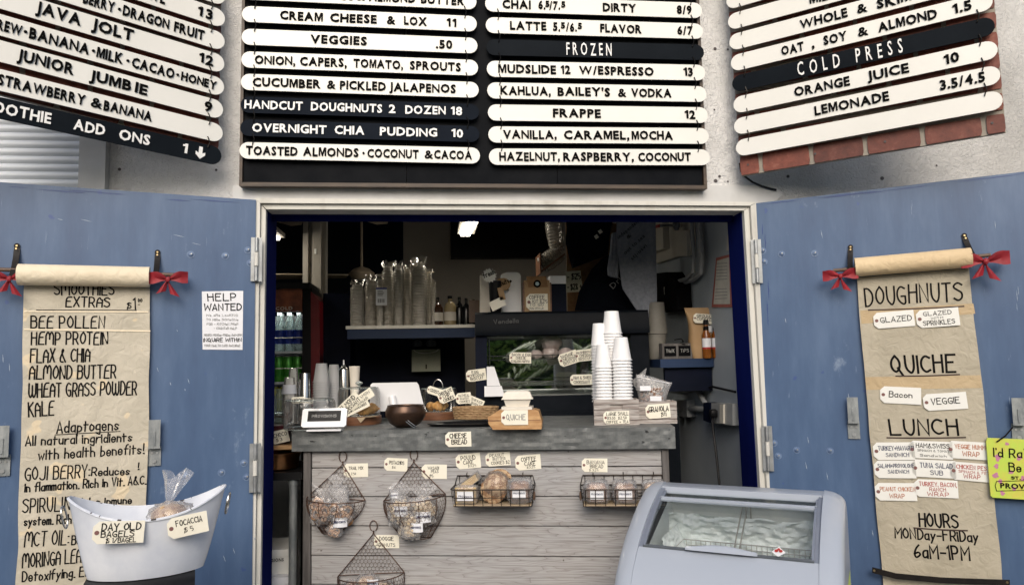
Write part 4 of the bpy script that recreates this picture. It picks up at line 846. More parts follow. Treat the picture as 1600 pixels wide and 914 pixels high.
for a in [(556,734.5,39,21,1,[('TRaiL Mix',.22,.8,.56,.22),('$ 2.50',.2,.5,.18,.16)],'cream tag reading trail mix over the left hanging basket'),
 (618.5,725.5,37,20,-3,[('PiSTachioS',.22,.85,.52,.26),('$6',.35,.5,.2,.17)],'cream tag reading pistachios left of the middle basket loop'),
 (678.5,736.5,40,22,-1,[('WaSaBi',.25,.68,.66,.2),('PeaS',.38,.66,.42,.2),('$5',.32,.46,.12,.18)],'cream tag reading wasabi peas right of the middle basket loop'),
 (604,845.5,40,20,0,[('DOGGiE',.22,.78,.58,.28),('DONUTS',.2,.84,.12,.24)],'cream tag reading doggie donuts over the lowest basket'),
 (731.5,720,39,23,5,[('POUND',.22,.8,.58,.28),('CaKe',.3,.7,.3,.25),('$3.25',.48,.8,.1,.14)],'cream tag reading pound cake, left of three tags'),
 (778,717,39,21,4,[('PeaNUT',.18,.75,.68,.22),('BUTTeR',.3,.8,.42,.2),('COOKieS $2',.22,.96,.13,.22)],'cream tag reading peanut butter cookies, between pound cake and coffee cake'),
 (825,722,40,23,4,[('COFFee',.24,.82,.58,.27),('CaKe',.36,.78,.28,.26),('$3.25',.44,.76,.1,.13)],'cream tag reading coffee cake, right of three tags'),
 (929,726.5,40,21,-1,[('BaNaNa',.2,.88,.6,.25),('BReaD',.33,.83,.3,.25),('$ 3.25',.3,.64,.07,.14)],'cream tag reading banana bread over the right wire basket')]:
    tag(cf, *a[:6], off=PO+.002, lab=a[6], grp=gT, thick=1.0)
# ================================================================ HANGING CHICKEN WIRE BASKETS
def tri_basket(loop, RL, RR, bot, lab, depth=.15):
    fr = cf.sub((RL[0]+RR[0])/2, (RL[1]+RR[1])/2, PO+.002); t = thing('hanging_basket', lab, 'wire basket', fr, 'hanging wire baskets on the counter front')
    lx, lz = fr.p(*loop); x0, z0 = fr.p(*RL); x1, z1 = fr.p(*RR); b0, zb0 = fr.p(bot[0], bot[2]); b1, _ = fr.p(bot[1], bot[2]); zr = (z0+z1)/2; zb = zb0
    lr = 7*fr.s; y_ = -.004
    MB().tube([(lx+lr*math.sin(q)*.85, y_, lz+lr*(1-0)*math.cos(q)*1.2) for q in [(-2.6+5.2*i/14) for i in range(15)]], .0022, 6).build('loop', K['rust_wire'], t)
    fm = MB(); fm.tube([(lx-.003, y_, lz-lr), (lx+.004, y_-.001, lz-lr*1.9), (x1, y_, z1)], .0022, 6); fm.tube([(lx+.003, y_, lz-lr), (lx-.004, y_-.002, lz-lr*1.9), (x0, y_, z0)], .0022, 6)
    def rim(a): th = math.pi*a; return ((x0+x1)/2-(x1-x0)/2*math.cos(th), y_-depth*math.sin(th), z0+(z1-z0)*a)
    def bowl(a, v):  # v 0 rim .. 1 bottom
        th = math.pi*a; k_ = v**1.15; cxm = (x0+x1)/2*(1-v)+(b0+b1)/2*v; hw_ = ((x1-x0)/2)*(1-k_)+((b1-b0)/2)*k_; hw_ *= 1+.16*math.sin(math.pi*v)
        return (cxm-hw_*math.cos(th), y_-(depth*(1-k_)+depth*.38*k_)*math.sin(th)*(1+.1*math.sin(math.pi*v)), (z0+(z1-z0)*a)*(1-v)+zb*v)
    fm.tube([rim(i/24) for i in range(25)], .0026, 6); fm.tube([(x0, y_, z0), (x1, y_, z1)], .002, 5); fm.tube([bowl(i/16, 1) for i in range(17)], .002, 5); fm.tube([bowl(0, 1), bowl(1, 1)], .002, 5)
    fm.build('frame', K['rust_wire'], t)
    for i in range(6):
        MB().tube([bowl(i/5, j/10) for j in range(11)], .0017, 5).build('rib', K['rust_wire'], t)
    w_ = MB(); L_ = .0125   # hexagon cell
    def hexlat(fn, inside, nu, nv):
        for j in range(-1, nv+1):
            for i in range(-1, nu+1):
                x = (i+(.5 if j % 2 else 0)); y = j
                P = lambda dx, dy: ((x+dx)/nu, (y+dy)/nv)
                A, B, C_, D = P(0, .17), P(0, .83-.0), P(.5, 1.17), P(-.5, 1.17)
                for p, q in ((A, B), (B, C_), (B, D)):
                    if inside(p) and inside(q):
                        w_.tube([fn(*p), fn(*q)],   .00095, 3, caps=False)
    nb = int((x1-x0)/.0175*1.35)
    hexlat(lambda a, v: bowl(a, v), lambda p: 0 <= p[0] <= 1 and 0 <= p[1] <= 1, nb, int(abs(z0-zb)/.0155))
    H_ = lz-lr*1.9-zr; cxx = lx; nx = int((x1-x0)/.017); ny = int(H_/.0145)
    def tri(a, v): return (x0+(x1-x0)*a, y_, zr+H_*v)
    hexlat(tri, lambda p: 0 <= p[1] <= .93 and (abs(x0+(x1-x0)*p[0]-(lx*p[1]+(x0+x1)/2*(1-p[1]))) < (x1-x0)/2*(1-p[1])), nx, ny)
    o = w_.build('wire_mesh', K['rust_wire'], t); o['kind'] = 'stuff'
    return fr, bowl, t
def bagthing(fr, x, y, z, r, contents, lab, cat, seed=0, film='film', tw=True, M=None, lbl=True, tilt=0, grp=None, nm='snack_bag'):
    F1 = Fr(fr.M @ V((x, y, z)), fr.a+R(tilt)); t = thing(nm, lab, cat, F1, grp); rx, ry, rz = r; rnd = random.Random(seed)
    if contents == 'pretzel':
        m = MB()
        for i in range(7):
            c = V((rnd.uniform(-.55,.55)*rx, rnd.uniform(-.5,.4)*ry, rz*(.35+.2*i))); R0 = rx*.34; ax = rnd.uniform(-.5,.5); q_ = rnd.uniform(-.5, .5)
            m.tube([c+V((R0*math.cos(a), R0*math.sin(a)*ax, R0*math.sin(a))) for a in [k_*.52 for k_ in range(12)]], R0*.34, 8, True)
        m.build('pretzel', K['pretzel'], t, True)
    elif contents == 'nuts':
        m = MB()
        for i in range(150):
            a = rnd.uniform(0, 6.28); e = rnd.uniform(.2, .92); zz = rnd.uniform(-.9, .9); q_ = math.sqrt(1-zz*zz)*e
            m.blob((rx*q_*math.cos(a), ry*q_*math.sin(a), rz*(1+zz*e*.9)), (.0085, .007, .0075), .15, 2, 6, 4, i)
        m.build('nuts', K['nuts'], t, True)
    elif contents: 
        nm_, mt_, q_ = contents; MB().blob((0, 0, rz), (rx*q_, ry*q_, rz*q_), .1, 3, 16, 10, seed, pw=.6).build(nm_, K[mt_], t, True)
    m = MB().blob((0, 0, rz), (rx, ry, rz), .30, 3.2, 20, 14, seed, pw=.75)
    if tw: m.grid(lambda a, v: ((rx*.15+rx*.75*v)*math.cos(6.283*a)*(1+.2*math.sin(19*a)), (ry*.1+ry*.2*v)*math.sin(6.283*a), rz*1.8+rz*.9*v+rz*.25*math.sin(15*a+seed)*v), 22, 5, True)
    m.build('bag', K[film], t, True)
    if lbl:
        w_, h_ = rx*.55, rx*.38; zz = rz*(.9 if not isinstance(lbl, tuple) else lbl[1]); xx = 0 if not isinstance(lbl, tuple) else lbl[0]
        def lf(a, v): return (xx-w_+2*w_*a, -ry*1.06+ry*.35*(2*a-1)**2, zz-h_+2*h_*v)
        lo = MB().grid(lf, 6, 2).build('label', K['office_paper'], t); mm = MB(); hand(mm, 'PROViSiONS', (xx-w_*.8, zz-.003), (xx+w_*.8, zz-.001), h_*.42, h_*.09, -ry*1.07); mm.build('print', K['navy_ink'], lo)
    return t
fr1, bw1, _ = tri_basket((536,713), (482,775), (571,781), (504,534,830), 'rusty hanging wire basket of bagged pretzel rings, left one on the counter front', .12)
fr2, bw2, _ = tri_basket((647,710), (601,781), (696,771), (628,674,838), 'rusty hanging wire basket of bagged pistachios, to the right of the pretzel basket', .13)
fr3, bw3, _ = tri_basket((584,821), (530,898), (632,893), (556,606,958), 'rusty hanging wire basket low on the counter front, under the doggie donuts tag', .13)
gB = 'snack bags in the hanging baskets'
bagthing(fr1,-.045,-.06,-.10,(.055,.035,.06),'pretzel','clear bag of brown pretzel rings on the left of the left hanging basket','snack bag',1,lbl=False,grp=gB)
bagthing(fr1,.035,-.05,-.11,(.055,.035,.055),'pretzel','clear bag of pretzel rings with a white label on the right of the left basket','snack bag',2,tilt=10,lbl=(0,.4),grp=gB)
bagthing(fr1,.01,-.055,-.155,(.034,.025,.03),'pretzel','clear bag of pretzel rings at the very bottom of the left basket','snack bag',12,lbl=False,tw=False,grp=gB)
bagthing(fr1,.02,-.055,-.02,(.05,.02,.045),None,'crumpled empty looking clear bag on top of the left hanging basket','snack bag',3,tilt=-8,lbl=False,grp=gB)
bagthing(fr2,-.055,-.06,-.115,(.055,.035,.065),'nuts','clear bag of pistachios at the left of the middle hanging basket','snack bag',4,lbl=(.01,1.1),grp=gB)
bagthing(fr2,.05,-.06,-.105,(.06,.035,.06),'nuts','clear bag of pistachios at the right of the middle hanging basket','snack bag',5,lbl=(0,.6),tilt=10,grp=gB)
bagthing(fr2,-.02,-.05,-.172,(.045,.03,.04),'nuts','clear bag of pistachios at the back bottom of the middle basket','snack bag',13,lbl=False,tw=False,grp=gB)
bagthing(fr2,.0,-.07,-.165,(.05,.03,.06),'nuts','clear bag of pistachios at the bottom of the middle hanging basket','snack bag',6,lbl=(.03,.9),tilt=-6,grp=gB)
bagthing(fr2,-.075,-.055,-.005,(.03,.02,.025),None,'small folded white topped bag at the left rim of the middle basket','snack bag',7,tw=False,lbl=(0,1),grp=gB)
bagthing(fr3,.0,-.07,-.065,(.045,.035,.04),('doughnut','cookie',.8),'clear bag with a round dog biscuit in the lowest basket','snack bag',8,lbl=(.03,1.3),tw=False,grp=gB)
bagthing(fr3,-.06,-.06,-.09,(.05,.04,.04),('doughnut','dark_bread',.8),'dark bagged biscuit low at the left of the lowest basket','snack bag',9,lbl=False,tw=False,grp=gB)
bagthing(fr3,.065,-.06,-.09,(.05,.04,.04),('doughnut','cookie',.8),'bagged pale biscuits low at the right of the lowest basket','snack bag',10,lbl=False,tw=False,grp=gB)
# ================================================================ RECTANGULAR WIRE BASKETS
def rect_basket(x0p, x1p, lab, n=6):
    fr = cf.sub((x0p+x1p)/2, 784, PO+.002); s = fr.s; t = thing('wire_basket', lab, 'wire basket', fr, 'rectangular wire baskets on the counter front'); w_ = (x1p-x0p)*s/2; d = .13; h = .075; hb = .115
    m = MB()
    def rr(z, wx, y0, y1): r_ = .012; return [(-wx+r_, y0, z), (wx-r_, y0, z), (wx, y0-r_, z), (wx, y1+r_, z), (wx-r_, y1, z), (-wx+r_, y1, z), (-wx, y1+r_, z), (-wx, y0-r_, z)]
    m.tube(rr(h, w_, -.004, -d), .0028, 6, True); m.tube([(-w_, -.006, h), (-w_+.01, -.004, hb), (w_-.01, -.004, hb), (w_, -.006, h)], .0028, 6)
    m.tube(rr(.004, w_-.01, -.004, -d+.01), .0022, 6, True); m.tube(rr(.04, w_-.005, -.004, -d+.005), .0018, 5, True); m.build('frame', K['black_wire'], t)
    for i in range(n+1):
        x = -w_+.02+(2*w_-.04)*i/n; MB().tube([(x, -d, h), (x, -d+.01, .004), (x, -.004, .004), (x, -.004, hb)], .0017, 5).build('wire', K['black_wire'], t)
    for i in range(4):
        y = -.02-.03*i; MB().tube([(-w_, y, h), (-w_+.01, y, .004), (w_-.01, y, .004), (w_, y, h)], .0015, 5).build('wire', K['black_wire'], t)
    for i in range(3):
        x = (-.7+.7*i)*w_; MB().tube([(x, .004, hb+.012), (x, -.008, hb+.010), (x, -.008, hb-.004), (x, -.002, hb-.006)], .002, 5).build('hook', K['black_wire'], t)
    MB().box(-w_+.012, w_-.012, -d+.012, -.008, .006, .010).build('liner', K['parchment'], t)
    m = MB(); sx = -1 if x0p > 850 else 1; m.blob((sx*(w_+.001), -.1, .045), (.006, .01, .02), .1, 2, 8, 6); m.build('side_grip', K['wood_rod'], t, True)
    return fr, w_
frA, wA = rect_basket(711, 837, 'black wire basket of pound cake, cookies and coffee cake', 8)
frB, wB = rect_basket(908, 1042, 'black wire basket of three bagged banana breads beside the freezer', 8)
gC = 'wrapped bakes in the wire baskets'
F1 = Fr(frA.M @ V((-.115, -.065, .012)), frA.a); t = thing('wrapped_cake', 'pale pound cake slices in a clear bag with white label, basket left', 'cake', F1, gC)
MB().obox((0,0,.036), (.044,.045,.032)).build('slice', K['pound_cake'], t); MB().obox((.012,.02,.085), (.04,.04,.014), Matrix.Rotation(-.6, 3, 'Y')).build('slice', K['pound_cake'], t)
m = MB().blob((0,0,.036), (.052,.054,.042), .12, 4, 22, 12, 2, pw=.45); m.obox((.012,.02,.087), (.045,.043,.018), Matrix.Rotation(-.6, 3, 'Y')); m.build('bag', K['film'], t, True)
lo = MB().box(-.034,.034,-.0565,-.056,.016,.055).build('label', K['office_paper'], t); mm = MB(); hand(mm, 'PROViSiONS', (-.028,.032), (.028,.028), .007, .0014, -.0572); mm.build('print', K['navy_ink'], lo)
F1 = Fr(frA.M @ V((.0, -.075, .055)), frA.a); t = thing('cookie_stack', 'row of big round peanut butter cookies standing in the wire basket', 'cookies', F1, gC)
for i in range(6):
    m = MB().blob((.004*i, .012*i, .008+.006*i), (.056, .009, .056-.001*i), .12, 5, 22, 12, i, Matrix.Rotation(-.18, 4, 'X')); m.build('cookie', K['cookie'], t, True)
MB().blob((.01,.03,.02), (.066,.052,.066), .1, 4, 22, 14, 5).build('bag', K['film_soft'], t, True)
def wrapped(fr, x, mt, lab, seed, lb=True, h=.08, w_=.05):
    F1 = Fr(fr.M @ V((x, -.065, .012)), fr.a); t = thing('wrapped_cake', lab, 'cake', F1, gC)
    m = MB().blob((0,0,h*.5), (w_*.9,.045,h*.5), .12, 5, 20, 12, seed, pw=.55); m.build('slice', K[mt], t, True)
    m = MB().blob((0,0,h*.55), (w_+.004,.053,h*.60), .16, 4, 22, 14, seed+1, pw=.5); m.build('bag', K['film'], t, True)
    if lb:
        lo = MB().box(-.028,.028,-.0585,-.058,h*.28,h*.72).build('label', K['office_paper'], t); mm = MB(); hand(mm, 'PROViSiONS', (-.024,h*.5), (.024,h*.5), .007, .0014, -.0592); mm.build('print', K['navy_ink'], lo)
wrapped(frA, .115, 'dark_bread', 'dark crumbly coffee cake in a clear bag at the right of the left wire basket', 3, h=.088)
wrapped(frB, -.118, 'dark_bread', 'bagged banana bread with white label, left one in the right wire basket', 5)
wrapped(frB, .0, 'dark_bread', 'bagged banana bread with white label, middle one in the right wire basket', 7)
wrapped(frB, .125, 'bread', 'seedy brown loaf slice in a clear bag next to the freezer', 9, lb=False)
# ================================================================ COUNTERTOP THINGS
def at_top(x, yb, a=-11): return FC(x, yb, a)
def cup_stack(fr0, x, y_top, y_bot, w_top, w_bot, lab, grp, n=None, matn='paper_cup', base=None, rimk=True):
    """upside down nested cups; px extents"""
    F1 = base or fr0; s = F1.s; H = (y_bot-y_top)*s; r0 = w_top*s/2; r1 = w_bot*s/2; ch = min(H*.45, .105)
    t = thing('cup_stack', lab, 'paper cups' if matn == 'paper_cup' else 'cups', F1, grp); pitch = .0135; n = n or max(1, int((H-ch)/pitch)); pitch = (H-ch)/n
    m = MB().lathe([(r0*.92, H), (r0, H-.001), (r0+(r1-r0)*.9, H-ch+.003)], n=24); m.build('top_cup', K[matn], t, True)
    c0_ = MB()
    c0_.lathe([(r1*.90, pitch*1.02), (r1*.955, .0045), (r1*1.05, .0042), (r1*1.05, .0), (r1*.93, 0)], n=20)
    me = None
    for i in range(n+1):
        if me is None:
            o = c0_.build('cup', K[matn], t, True); me = o.data; o.location = (0, 0, 0)
        else:
            o = bpy.data.objects.new('cup', me); sc.collection.objects.link(o); o.parent = t; o.location = (random.uniform(-.0006,.0006), 0, i*pitch)
    return t
# crates
def crate(x0, x1, ytop, ybot, xb, lab, hole, base_y=None):
    F1 = at_top((x0+x1)/2, ybot); s = F1.s; w_ = (x1-x0)*s/2; H = (ybot-ytop)*s; t = thing('wooden_crate', lab, 'crate', F1); d = .16
    n = 5; hh = H/n
    for i in range(n):
        z0, z1 = hh*i+.001, hh*(i+1)-.0012
        if hole and i == n-2:
            MB().box(-w_, -.028, 0, .010, z0, z1).build('slat', K['crate_wood'], t); MB().box(.028, w_, 0, .010, z0, z1).build('slat', K['crate_wood'], t)
        else: MB().box(-w_, w_, 0+random.uniform(0,.0015), .010, z0, z1).build('slat', K['crate_wood'], t)
    for sx in (-1, 1): MB().box(sx*w_-.0001 if sx < 0 else w_-.008, -w_+.008 if sx < 0 else w_+.0001, .0105, d, 0, H-.003).build('side_board', K['crate_wood'], t)
    MB().box(-w_+.009, w_-.009, d-.01, d, 0, H-.003).build('back_board', K['crate_wood'], t); MB().box(-w_+.009, w_-.009, .011, d-.011, .0, H*.86).build('lid_board', K['dark_wood' if not hole else 'crate_wood'], t)
    return F1, w_, H, d
F1, wq, Hq, dq = crate(929, 999, 624, 664.5, 0, 'whitewashed wooden crate carrying the tall stacks of white cups', True)
tag(F1, 963, 652, 40, 20, 1, [('LaRGe SMaLL',.12,.97,.66,.25),('$3.00  $2.50',.15,.9,.36,.2),('COFFee + Tea',.1,.95,.06,.2)], off=.003, lab='cream tag on the crate with coffee and tea prices', grp=None)
gcp = 'stacks of white paper cups on the crate'
for x, yt, yb, wt, wb, dx, dy, lab in [(945,498,620,19,27,-.052,.12,'narrow stack of white cups at the back left of the crate'),(962,476,617,22,31,.008,.115,'tallest stack of white cups, at the back of the crate'),
   (945.5,528,618,18,28,-.04,.05,'shortest stack of white cups, front left on the crate'),(967,517,618,20,31,.045,.05,'stack of white cups at the front right of the crate')]:
    B = Fr(F1.M @ V((dx-.012, dy, Hq*.86)), R(-11)); yb_ = yb
    cup_stack(None, x, yt, yb_, wt, wb, lab, gcp, base=B)
F2, w2, H2, d2 = crate(999.5, 1058, 627, 662, 0, 'smaller grey wooden box at the right end of the counter holding granola', False)
tag(F2, 1028, 642, 38, 22, 4, [('GRaNOLa',.14,.93,.48,.34),('$11',.62,.82,.12,.26)], off=.004, lab='cream tag reading granola on the small wooden box', grp=None, thick=1.2)
B = Fr(F2.M @ V((-.018, .06, H2*.86)), R(-15)); t = thing('granola_bag', 'clear zip bag of brown granola with white labels on the small box', 'snack bag', B)
m = MB()
for i in range(110):
    a = random.uniform(0, 6.28); e = random.uniform(.1, .95); m.blob((.052*e*math.cos(a), .03*e*math.sin(a), .008+random.uniform(0, .062)), (random.uniform(.004,.010),)*3, .3, 2, 6, 4, i)
m.build('granola', K['dark_bread'], t, True)
def zb(a, v):
    th = 6.283*a; w_ = .060+.022*v; d_ = .036*(1-v)**.6+.0015; return (w_*math.cos(th)+.012*v*v, d_*math.sin(th), .002+.115*v+.010*noise.noise(V((a*5, v*3, 2)))+(.020*math.cos(th)*v*-1))
m = MB().grid(zb, 30, 10, True); m.build('bag', K['film'], t, True)
def zb2(a, v): th = 6.283*a; return (-.055+.035*math.cos(th)*(.4+.6*v), .01+.012*math.sin(th)*(1-v), .06+.075*v+.03*math.cos(th)*v)
MB().grid(zb2, 16, 5, True).build('bag_corner', K['film'], t, True)
MB().tube([(-.066, 0, .124), (.08, 0, .092)], .0018, 5).build('zip', K['white_plastic'], t)
for (xx, zz, q_) in ((-.03,.072,1.1),(.015,.025,1.15)): MB().box(xx-.022*q_, xx+.022*q_, -.0405, -.04, zz-.011, zz+.011).build('label', K['office_paper'], t)
# quiche bowl + clamshells
F1 = at_top(806, 671.5); t = thing('wooden_loaf_bowl', 'rustic carved wooden block bowl near the counter edge', 'wooden bowl', F1); s = F1.s
poly = [(-36*s,.002),(40*s,.002),(41*s,12*s),(36*s,29*s),(30*s,31*s),(-26*s,31*s),(-44*s,20*s),(-43*s,10*s)]
MB().prism([(x, z) for x, z in poly], .0, .11).build('body', K['olive_wood'], t); MB().prism([(-43.5*s,14*s),(39*s,14*s),(39.3*s,15*s),(-43.3*s,15.5*s)], -.0008, 0).build('crack', K['dark_wood'], t)
tag(F1, 804, 652, 42, 23, 0, [('QUiCHe',.2,.9,.34,.36)], off=.004, lab='cream tag reading quiche on the wooden bowl', grp=None, ink='grey_ink')
def clam(z, sc_, lab, M=0):
    Bq = Fr(F1.M @ V((2*s, .05, z)), R(-11+M)); t = thing('takeaway_box', lab, 'takeaway box', Bq, 'takeaway boxes on the wooden bowl'); w_ = .062*sc_
    def ring(w1, z1, w2, z2): return ([(-w1,-w1*.8,z1),(w1,-w1*.8,z1),(w1,w1*.8,z1),(-w1,w1*.8,z1),(-w2,-w2*.8,z2),(w2,-w2*.8,z2),(w2,w2*.8,z2),(-w2,w2*.8,z2)], [(0,3,2,1),(4,5,6,7),(0,1,5,4),(1,2,6,5),(2,3,7,6),(3,0,4,7)])
    MB().add(*ring(w_*.78, 0, w_*.95, .031)).build('tray', K['clamshell'], t); MB().add(*ring(w_*1.10, .0315, w_*1.08, .035)).build('lip', K['clamshell'], t)
    m = MB().add(*ring(w_*1.04, .0352, w_*.92, .058)); m.add(*ring(w_*.92, .058, w_*.74, .066)); m.build('lid', K['clamshell'], t)
clam(31*s+.013, 1.0, 'beige clamshell takeaway box, upper one of the stack', 3)
Bq = Fr(F1.M @ V((2*s, .05, 31*s+.0005)), R(-11)); m = MB().lathe([(.0,.0),(.06,.0),(.068,.012),(.062,.0115),(.0,.011)], n=4); m = MB().box(-.066,.066,-.05,.05,0,.012); single(m, 'takeaway_box', K['clamshell'], Bq, 'flat beige takeaway box bottom under the clamshell box', 'takeaway box', 'takeaway boxes on the wooden bowl')
# domes
def dome(x, yb, wpx, hpx_, lab, knob=True, board=True, handle=False, a=-11, yoff=0):
    F1 = at_top(x, yb, a); F1 = Fr(F1.M @ V((0, yoff, 0)), R(a)); s = F1.s; r_ = wpx*s/2; H = hpx_*s; t = thing('cake_dome', lab, 'cake dome', F1, 'glass cake domes on the counter'); z0 = .042 if board else .004
    if board: MB().lathe([(0, 0), (r_*1.02, 0), (r_*1.06, .008), (r_*1.05, z0-.003), (r_*1.0, z0-.001), (0, z0-.001)], n=32).build('board', K['dark_wood'], t, True)
    z0 += .001
    MB().lathe([(r_*.98, z0), (r_, z0+.003), (r_*.99, z0+H*.78), (r_*.94, z0+H*.93), (r_*.80, z0+H*.985), (r_*.3, z0+H), (0.001, z0+H)], n=36).build('glass', K['glass'], t, True)
    for zz in (z0+.001, ): MB().tube([(r_*.98*math.cos(q), r_*.98*math.sin(q), zz) for q in [i*.196 for i in range(32)]], .0016, 5, True).build('glass_rim', K['waterglass'], t, True)
    MB().tube([(r_*.9*math.cos(q), r_*.9*math.sin(q), z0+H*.955) for q in [i*.196 for i in range(32)]], .0018, 5, True).build('glass_rim', K['waterglass'], t, True)
    if knob: MB().lathe([(.004, z0+H), (.005, z0+H+.006), (.017, z0+H+.014), (.018, z0+H+.020), (.008, z0+H+.026), (.0, z0+H+.026)], n=16).build('knob', K['waterglass'], t, True)
    if handle: MB().tube([(.026*math.cos(q), 0, z0+H+.04*math.sin(q)) for q in [i*.2618 for i in range(13)]], .003, 8).build('handle', K['steel'], t, True)
    return F1, r_, z0, H
def croissant(F1, dx, dy, z, L_, r_, ang, lab, seed, grp='croissants under the glass domes'):
    B = Fr(F1.M @ V((dx, dy, z)), R(ang)); m = MB(); pts = []; rr = []
    for i in range(25):
        u = i/24*2-1; pts.append((u*L_, -.35*L_*(1-u*u)+.2*L_, r_*.95)); rr.append(max(.002, r_*(1-abs(u)**2.2)*(.82+.18*abs(math.cos(u*9)))))
    m.tube(pts, rr, 12); single(m, 'croissant', K['croissant'], B, lab, 'croissant', grp, True)
D1 = dome(561, 662, 66, 44, 'glass dome with clear knob over croissants on a dark wooden board')
F1, r_, z0, H = D1
croissant(F1, .035, -.04, z0, .05, .028, 10, 'golden croissant at the front under the left glass dome', 1); croissant(F1, .065, .015, z0+.004, .045, .028, -50, 'golden croissant at the back under the left glass dome', 2)
B = Fr(F1.M @ V((.03, -r_*.75, z0-.001)), R(-11)); m = MB().add([(-.07,.02,.0006),(.06,.03,.0006),(.09,-.005,.0004),(-.01,-.03,-.002),(.012,-.037,-.028),(.035,-.036,-.004)], [(0,3,5,1),(1,5,2),(3,4,5)]); single(m, 'parchment_sheet', K['parchment'], B, 'brown parchment corner hanging over the dark wooden board', 'parchment')
tg = 'tags standing by the glass domes'
tag(F1, 545, 632, 42, 18, 42, [('aLMOND',.15,.85,.5,.38),('CROiSSaNT',.1,.95,.08,.34)], off=r_+.01, lab='tilted tag reading almond croissant on the left glass dome', grp=tg, thick=1.2)
tag(F1, 563, 624, 46, 15, 33, [('CiNNaMON',.2,.9,.52,.3),('SUGaR',.3,.75,.1,.28)], off=r_+.006, lab='tilted tag reading cinnamon sugar, behind the almond croissant tag', grp=tg)
tag(F1, 556, 637, 44, 14, 25, [('PLaiN CROiSSaNT',.12,.92,.3,.4)], off=r_+.003, lab='tilted tag reading plain croissant below the cinnamon tag', grp=tg)
F1, r_, z0, H = dome(683, 655, 60, 36, 'glass dome with metal handle over croissants beside the wicker basket', False, True, True, yoff=.03)
croissant(F1, .015, -.03, z0, .05, .028, 12, 'golden croissant at the front under the right glass dome', 3); croissant(F1, -.045, .0, z0, .04, .024, 70, 'golden croissant at the left under the right glass dome', 4)
tag(F1, 697, 618, 26, 20, 22, [('CHOCOLaTe',.12,.95,.66,.24),('CHiP',.3,.75,.38,.24),('COOKieS',.25,.9,.08,.24)], off=r_+.012, lab='tilted tag reading chocolate chip cookies leaning on the right glass dome', grp=tg, thick=1.2)
tag(F1, 682, 612, 30, 12, -18, [('CROiSSaNT',.15,.9,.3,.4)], off=r_+.006, lab='tag half hidden behind the chocolate chip cookies tag', grp=tg)
tag(F1, 724, 622, 24, 17, 4, [('OaTMeaL',.2,.9,.64,.22),('RaiSiN',.3,.85,.38,.2),('COOKieS',.25,.9,.1,.2)], off=r_-.01, lab='tag reading oatmeal raisin cookies standing in the wicker basket', grp=tg)
tag(F1, 743, 628, 26, 14, -24, [('SNiCKeR',.2,.9,.55,.26),('DOODLe',.3,.85,.15,.26)], off=r_-.03, lab='tag reading snickerdoodle leaning at the back of the wicker basket', grp=tg)
# black tray + wicker basket
B = FC(720, 668); m = MB().lathe([(0, 0), (.155, 0), (.175, .012), (.172, .013), (.152, .003), (0, .003)], n=36, sy=.5); single(m, 'serving_tray', K['black_plastic'], Fr(B.M @ V((0, .10, .0005)), R(-11)), 'oval black serving tray under the dome and the wicker basket', 'tray', smooth=True)
B = Fr(FC(742, 659).M @ V((0, .03, .014)), R(-8)); t = thing('wicker_basket', 'low oval woven basket between the dome and the quiche bowl', 'basket', B); rw = 35*B.s
for i in range(7):
    m = MB(); pts = []
    for j in range(60):
        q = 6.2832*j/60; e = 1+.03*math.sin(q*15+math.pi*(i % 2)); pts.append((rw*(.92+.012*i)*e*math.cos(q), rw*.6*(.92+.012*i)*e*math.sin(q), .004+.0085*i))
    m.tube(pts, .0047, 5, True); m.build('strand', K['wicker'], t, True)
MB().lathe([(0,.003),(rw*.9,.003)], n=24, sy=.6).build('bottom', K['wicker'], t)
bagthing(FC(482,668),-.02,.05,.0,(.045,.03,.035),('cookie','dark_bread',.8),'crinkled bag of dark cookies left of the card reader','snack bag',21,lbl=False,grp='bags left of the card reader')
bagthing(FC(500,662),.03,.10,.0,(.05,.03,.03),('cookie','cookie',.85),'crinkled bag of brown cookies just behind the card reader','snack bag',22,lbl=False,grp='bags left of the card reader')
# bronze bowl with spoon
B = Fr(FC(631, 668).M @ V((0, .035, 0)), R(-11)); t = thing('bronze_bowl', 'round dark hammered bronze bowl in the middle of the counter', 'bowl', B); s = B.s
MB().lathe([(0,0),(14*s,0),(24*s,6*s),(31*s,17*s),(31.5*s,25*s),(28*s,33*s),(29*s,34*s),(27*s,34*s),(26*s,32*s),(29*s,24*s),(27*s,15*s),(10*s,4*s),(0,4*s)], n=36).build('body', K['bronze'], t, True)
B2 = Fr(B.M @ V((.035, -.075, .0)), R(-11)); m = MB().tube([(-.02,.0,.035),(.0,-.005,.02),(.02,-.01,.006),(.03,-.012,.004)], [.0015,.002,.002,.0025], 8); m.tube([(-.012,.0,.040),(.008,-.005,.025),(.03,-.01,.011)], .002, 6); single(m, 'tongs', K['dark_trim'], B2, 'small steel tongs leaning on the bronze bowl', 'tongs', smooth=True)
